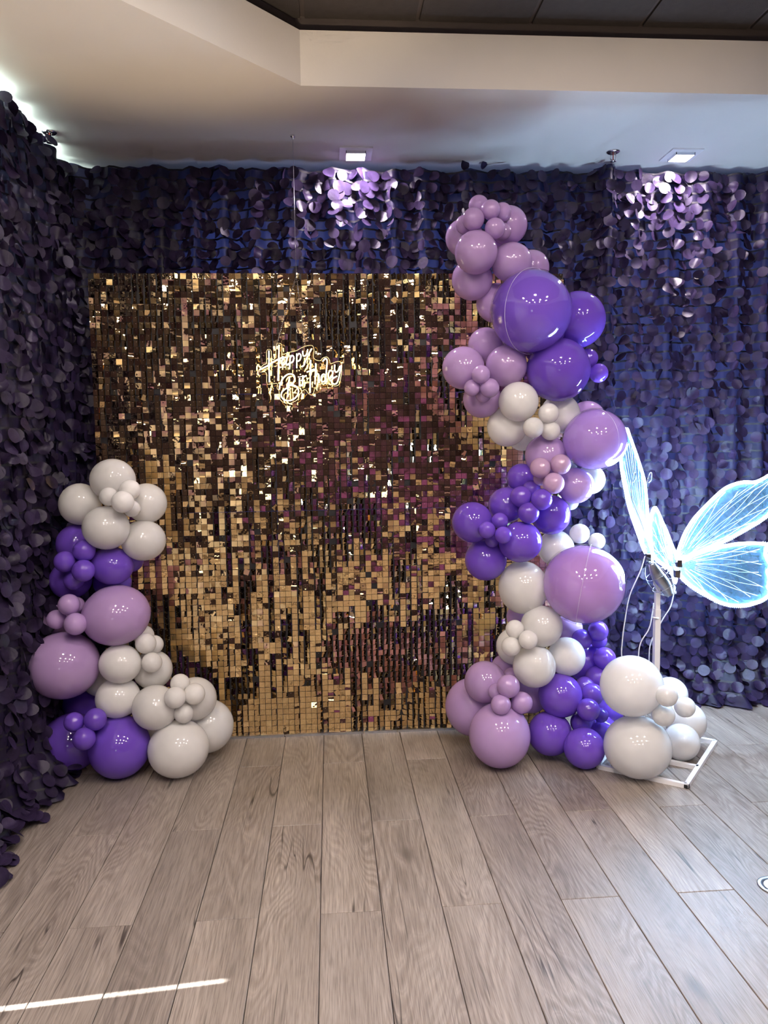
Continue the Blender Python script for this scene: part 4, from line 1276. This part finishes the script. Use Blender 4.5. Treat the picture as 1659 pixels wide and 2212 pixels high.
def chain(mb, pts, ll=0.011):
    pts = [Vector(p) for p in pts]
    acc = 0; k = 0
    for a, c in zip(pts[:-1], pts[1:]):
        d = c - a; n_ = max(1, int(d.length / (ll * 0.78)))
        t = d.normalized(); s = t.cross(Vector((0, 1, 0))).normalized(); u = t.cross(s)
        for i in range(n_):
            m0 = a + d * ((i + .5) / n_); side = s if k % 2 else u; k += 1
            mb.tube([m0 + t * math.cos(2 * PI * q / 8) * ll * .5 + side * math.sin(2 * PI * q / 8) * ll * .27 for q in range(8)], 0.0011, 4, closed=True)
for c in CHAINS:
    b = MB(); chain(b, [Vector(p) - NO for p in catmull(c, 2)]); b.build('chain', M_chrome, ns_)
apex = Vector(CHAINS[0][0])
b = MB(); b.tube([apex - NO, Vector((apex.x - .002, 3.87, 2.55)) - NO, Vector((apex.x - .003, 3.90, 3.06)) - NO], 0.0012, 5); b.build('hanging_cord', M_steel, ns_)
b = MB(); b.lathe([(0.012, 3.07), (0.012, 3.062), (0.004, 3.058), (0.003, 3.05)], (apex.x - .003 - NO.x, 3.90 - NO.y, -NO.z), 12); b.build('ceiling_hook', M_chrome, ns_)

# ------------------------------------------------------------------ ceiling fixtures
def downlight(x, y, label):
    root = empty('ceiling_downlight', (x, y, ZC))
    tag(root, label, 'light', 'square downlights over the curtain')
    s, i_ = 0.086, 0.052
    b = MB()
    for (x0, x1, y0, y1) in ((-s, s, -s, -i_), (-s, s, i_, s), (-s, -i_, -i_, i_), (i_, s, -i_, i_)):
        b.box(x0, x1, y0, y1, -0.008, -0.0005)
    b.build('plate', M_white_metal, root)
    b = MB()
    for (x0, x1, y0, y1) in ((-i_, i_, -i_, -i_ + .003), (-i_, i_, i_ - .003, i_), (-i_, -i_ + .003, -i_, i_), (i_ - .003, i_, -i_, i_)):
        b.box(x0, x1, y0, y1, -0.022, -0.004)
    b.build('bezel', M_chrome, root)
    b = MB(); b.box(-i_ + .003, i_ - .003, -i_ + .003, i_ - .003, -0.018, -0.012); b.build('lens', M_lens, root)
    lamp('AREA', 'downlight_beam', (x, y, ZC - 0.026), 11.0, (1.0, 0.86, 0.94), size=0.09, shape='SQUARE', direction=(0, 0.10, -1))
downlight(0.170, 4.115, 'lit square ceiling downlight above the sequin wall')
downlight(1.925, 4.075, 'lit square ceiling downlight above the butterfly curtain')

def sprinkler(x, y, label):
    root = empty('sprinkler', (x, y, ZC))
    tag(root, label, 'sprinkler', 'ceiling sprinklers')
    b = MB(); b.lathe([(0.036, 0.0), (0.036, -0.004), (0.026, -0.010), (0.012, -0.012)], (0, 0, 0), 24); b.build('escutcheon', M_chrome, root)
    b = MB()
    for s in (-1, 1):
        b.tube([(0.006 * s, 0, -0.010), (0.015 * s, 0, -0.022), (0.014 * s, 0, -0.038), (0.003 * s, 0, -0.050)], 0.0028, 6)
    b.build('frame_arms', M_chrome, root)
    b = MB(); b.tube([(0, 0, -0.012), (0, 0, -0.046)], 0.003, 8); b.build('bulb', principled('sprinkler_bulb', (0.5, 0.1, 0.08), 0.2, noise_amt=0.05), root)
    b = MB(); b.lathe([(0.015, -0.050), (0.016, -0.052), (0.004, -0.054)], (0, 0, 0), 16); b.build('deflector', M_chrome, root)
sprinkler(1.539, 4.05, 'chrome ceiling sprinkler above the gathered curtain seam at right')
sprinkler(-1.325, 3.902, 'chrome ceiling sprinkler above the left curtain near the corner')

# floor outlet at the right
fo = empty('floor_outlet', (1.500, 2.353, 0.0))
tag(fo, 'round metal floor outlet cover at the right edge of the floor', 'outlet')
b = MB(); b.lathe([(0.060, 0.0003), (0.060, 0.003), (0.056, 0.005), (0.042, 0.005), (0.040, 0.003)], (0, 0, 0), 36); b.build('ring', M_steel, fo)
b = MB(); b.lathe([(0.039, 0.0005), (0.039, 0.0042), (0.036, 0.005)], (0, 0, 0), 36); b.build('lid', principled('pale_lid', (0.8, 0.8, 0.82), 0.3, noise_amt=0.04), fo)
b = MB(); b.box(-.02, .02, -.004, .004, 0.0045, 0.0056); b.build('latch', M_black, fo)
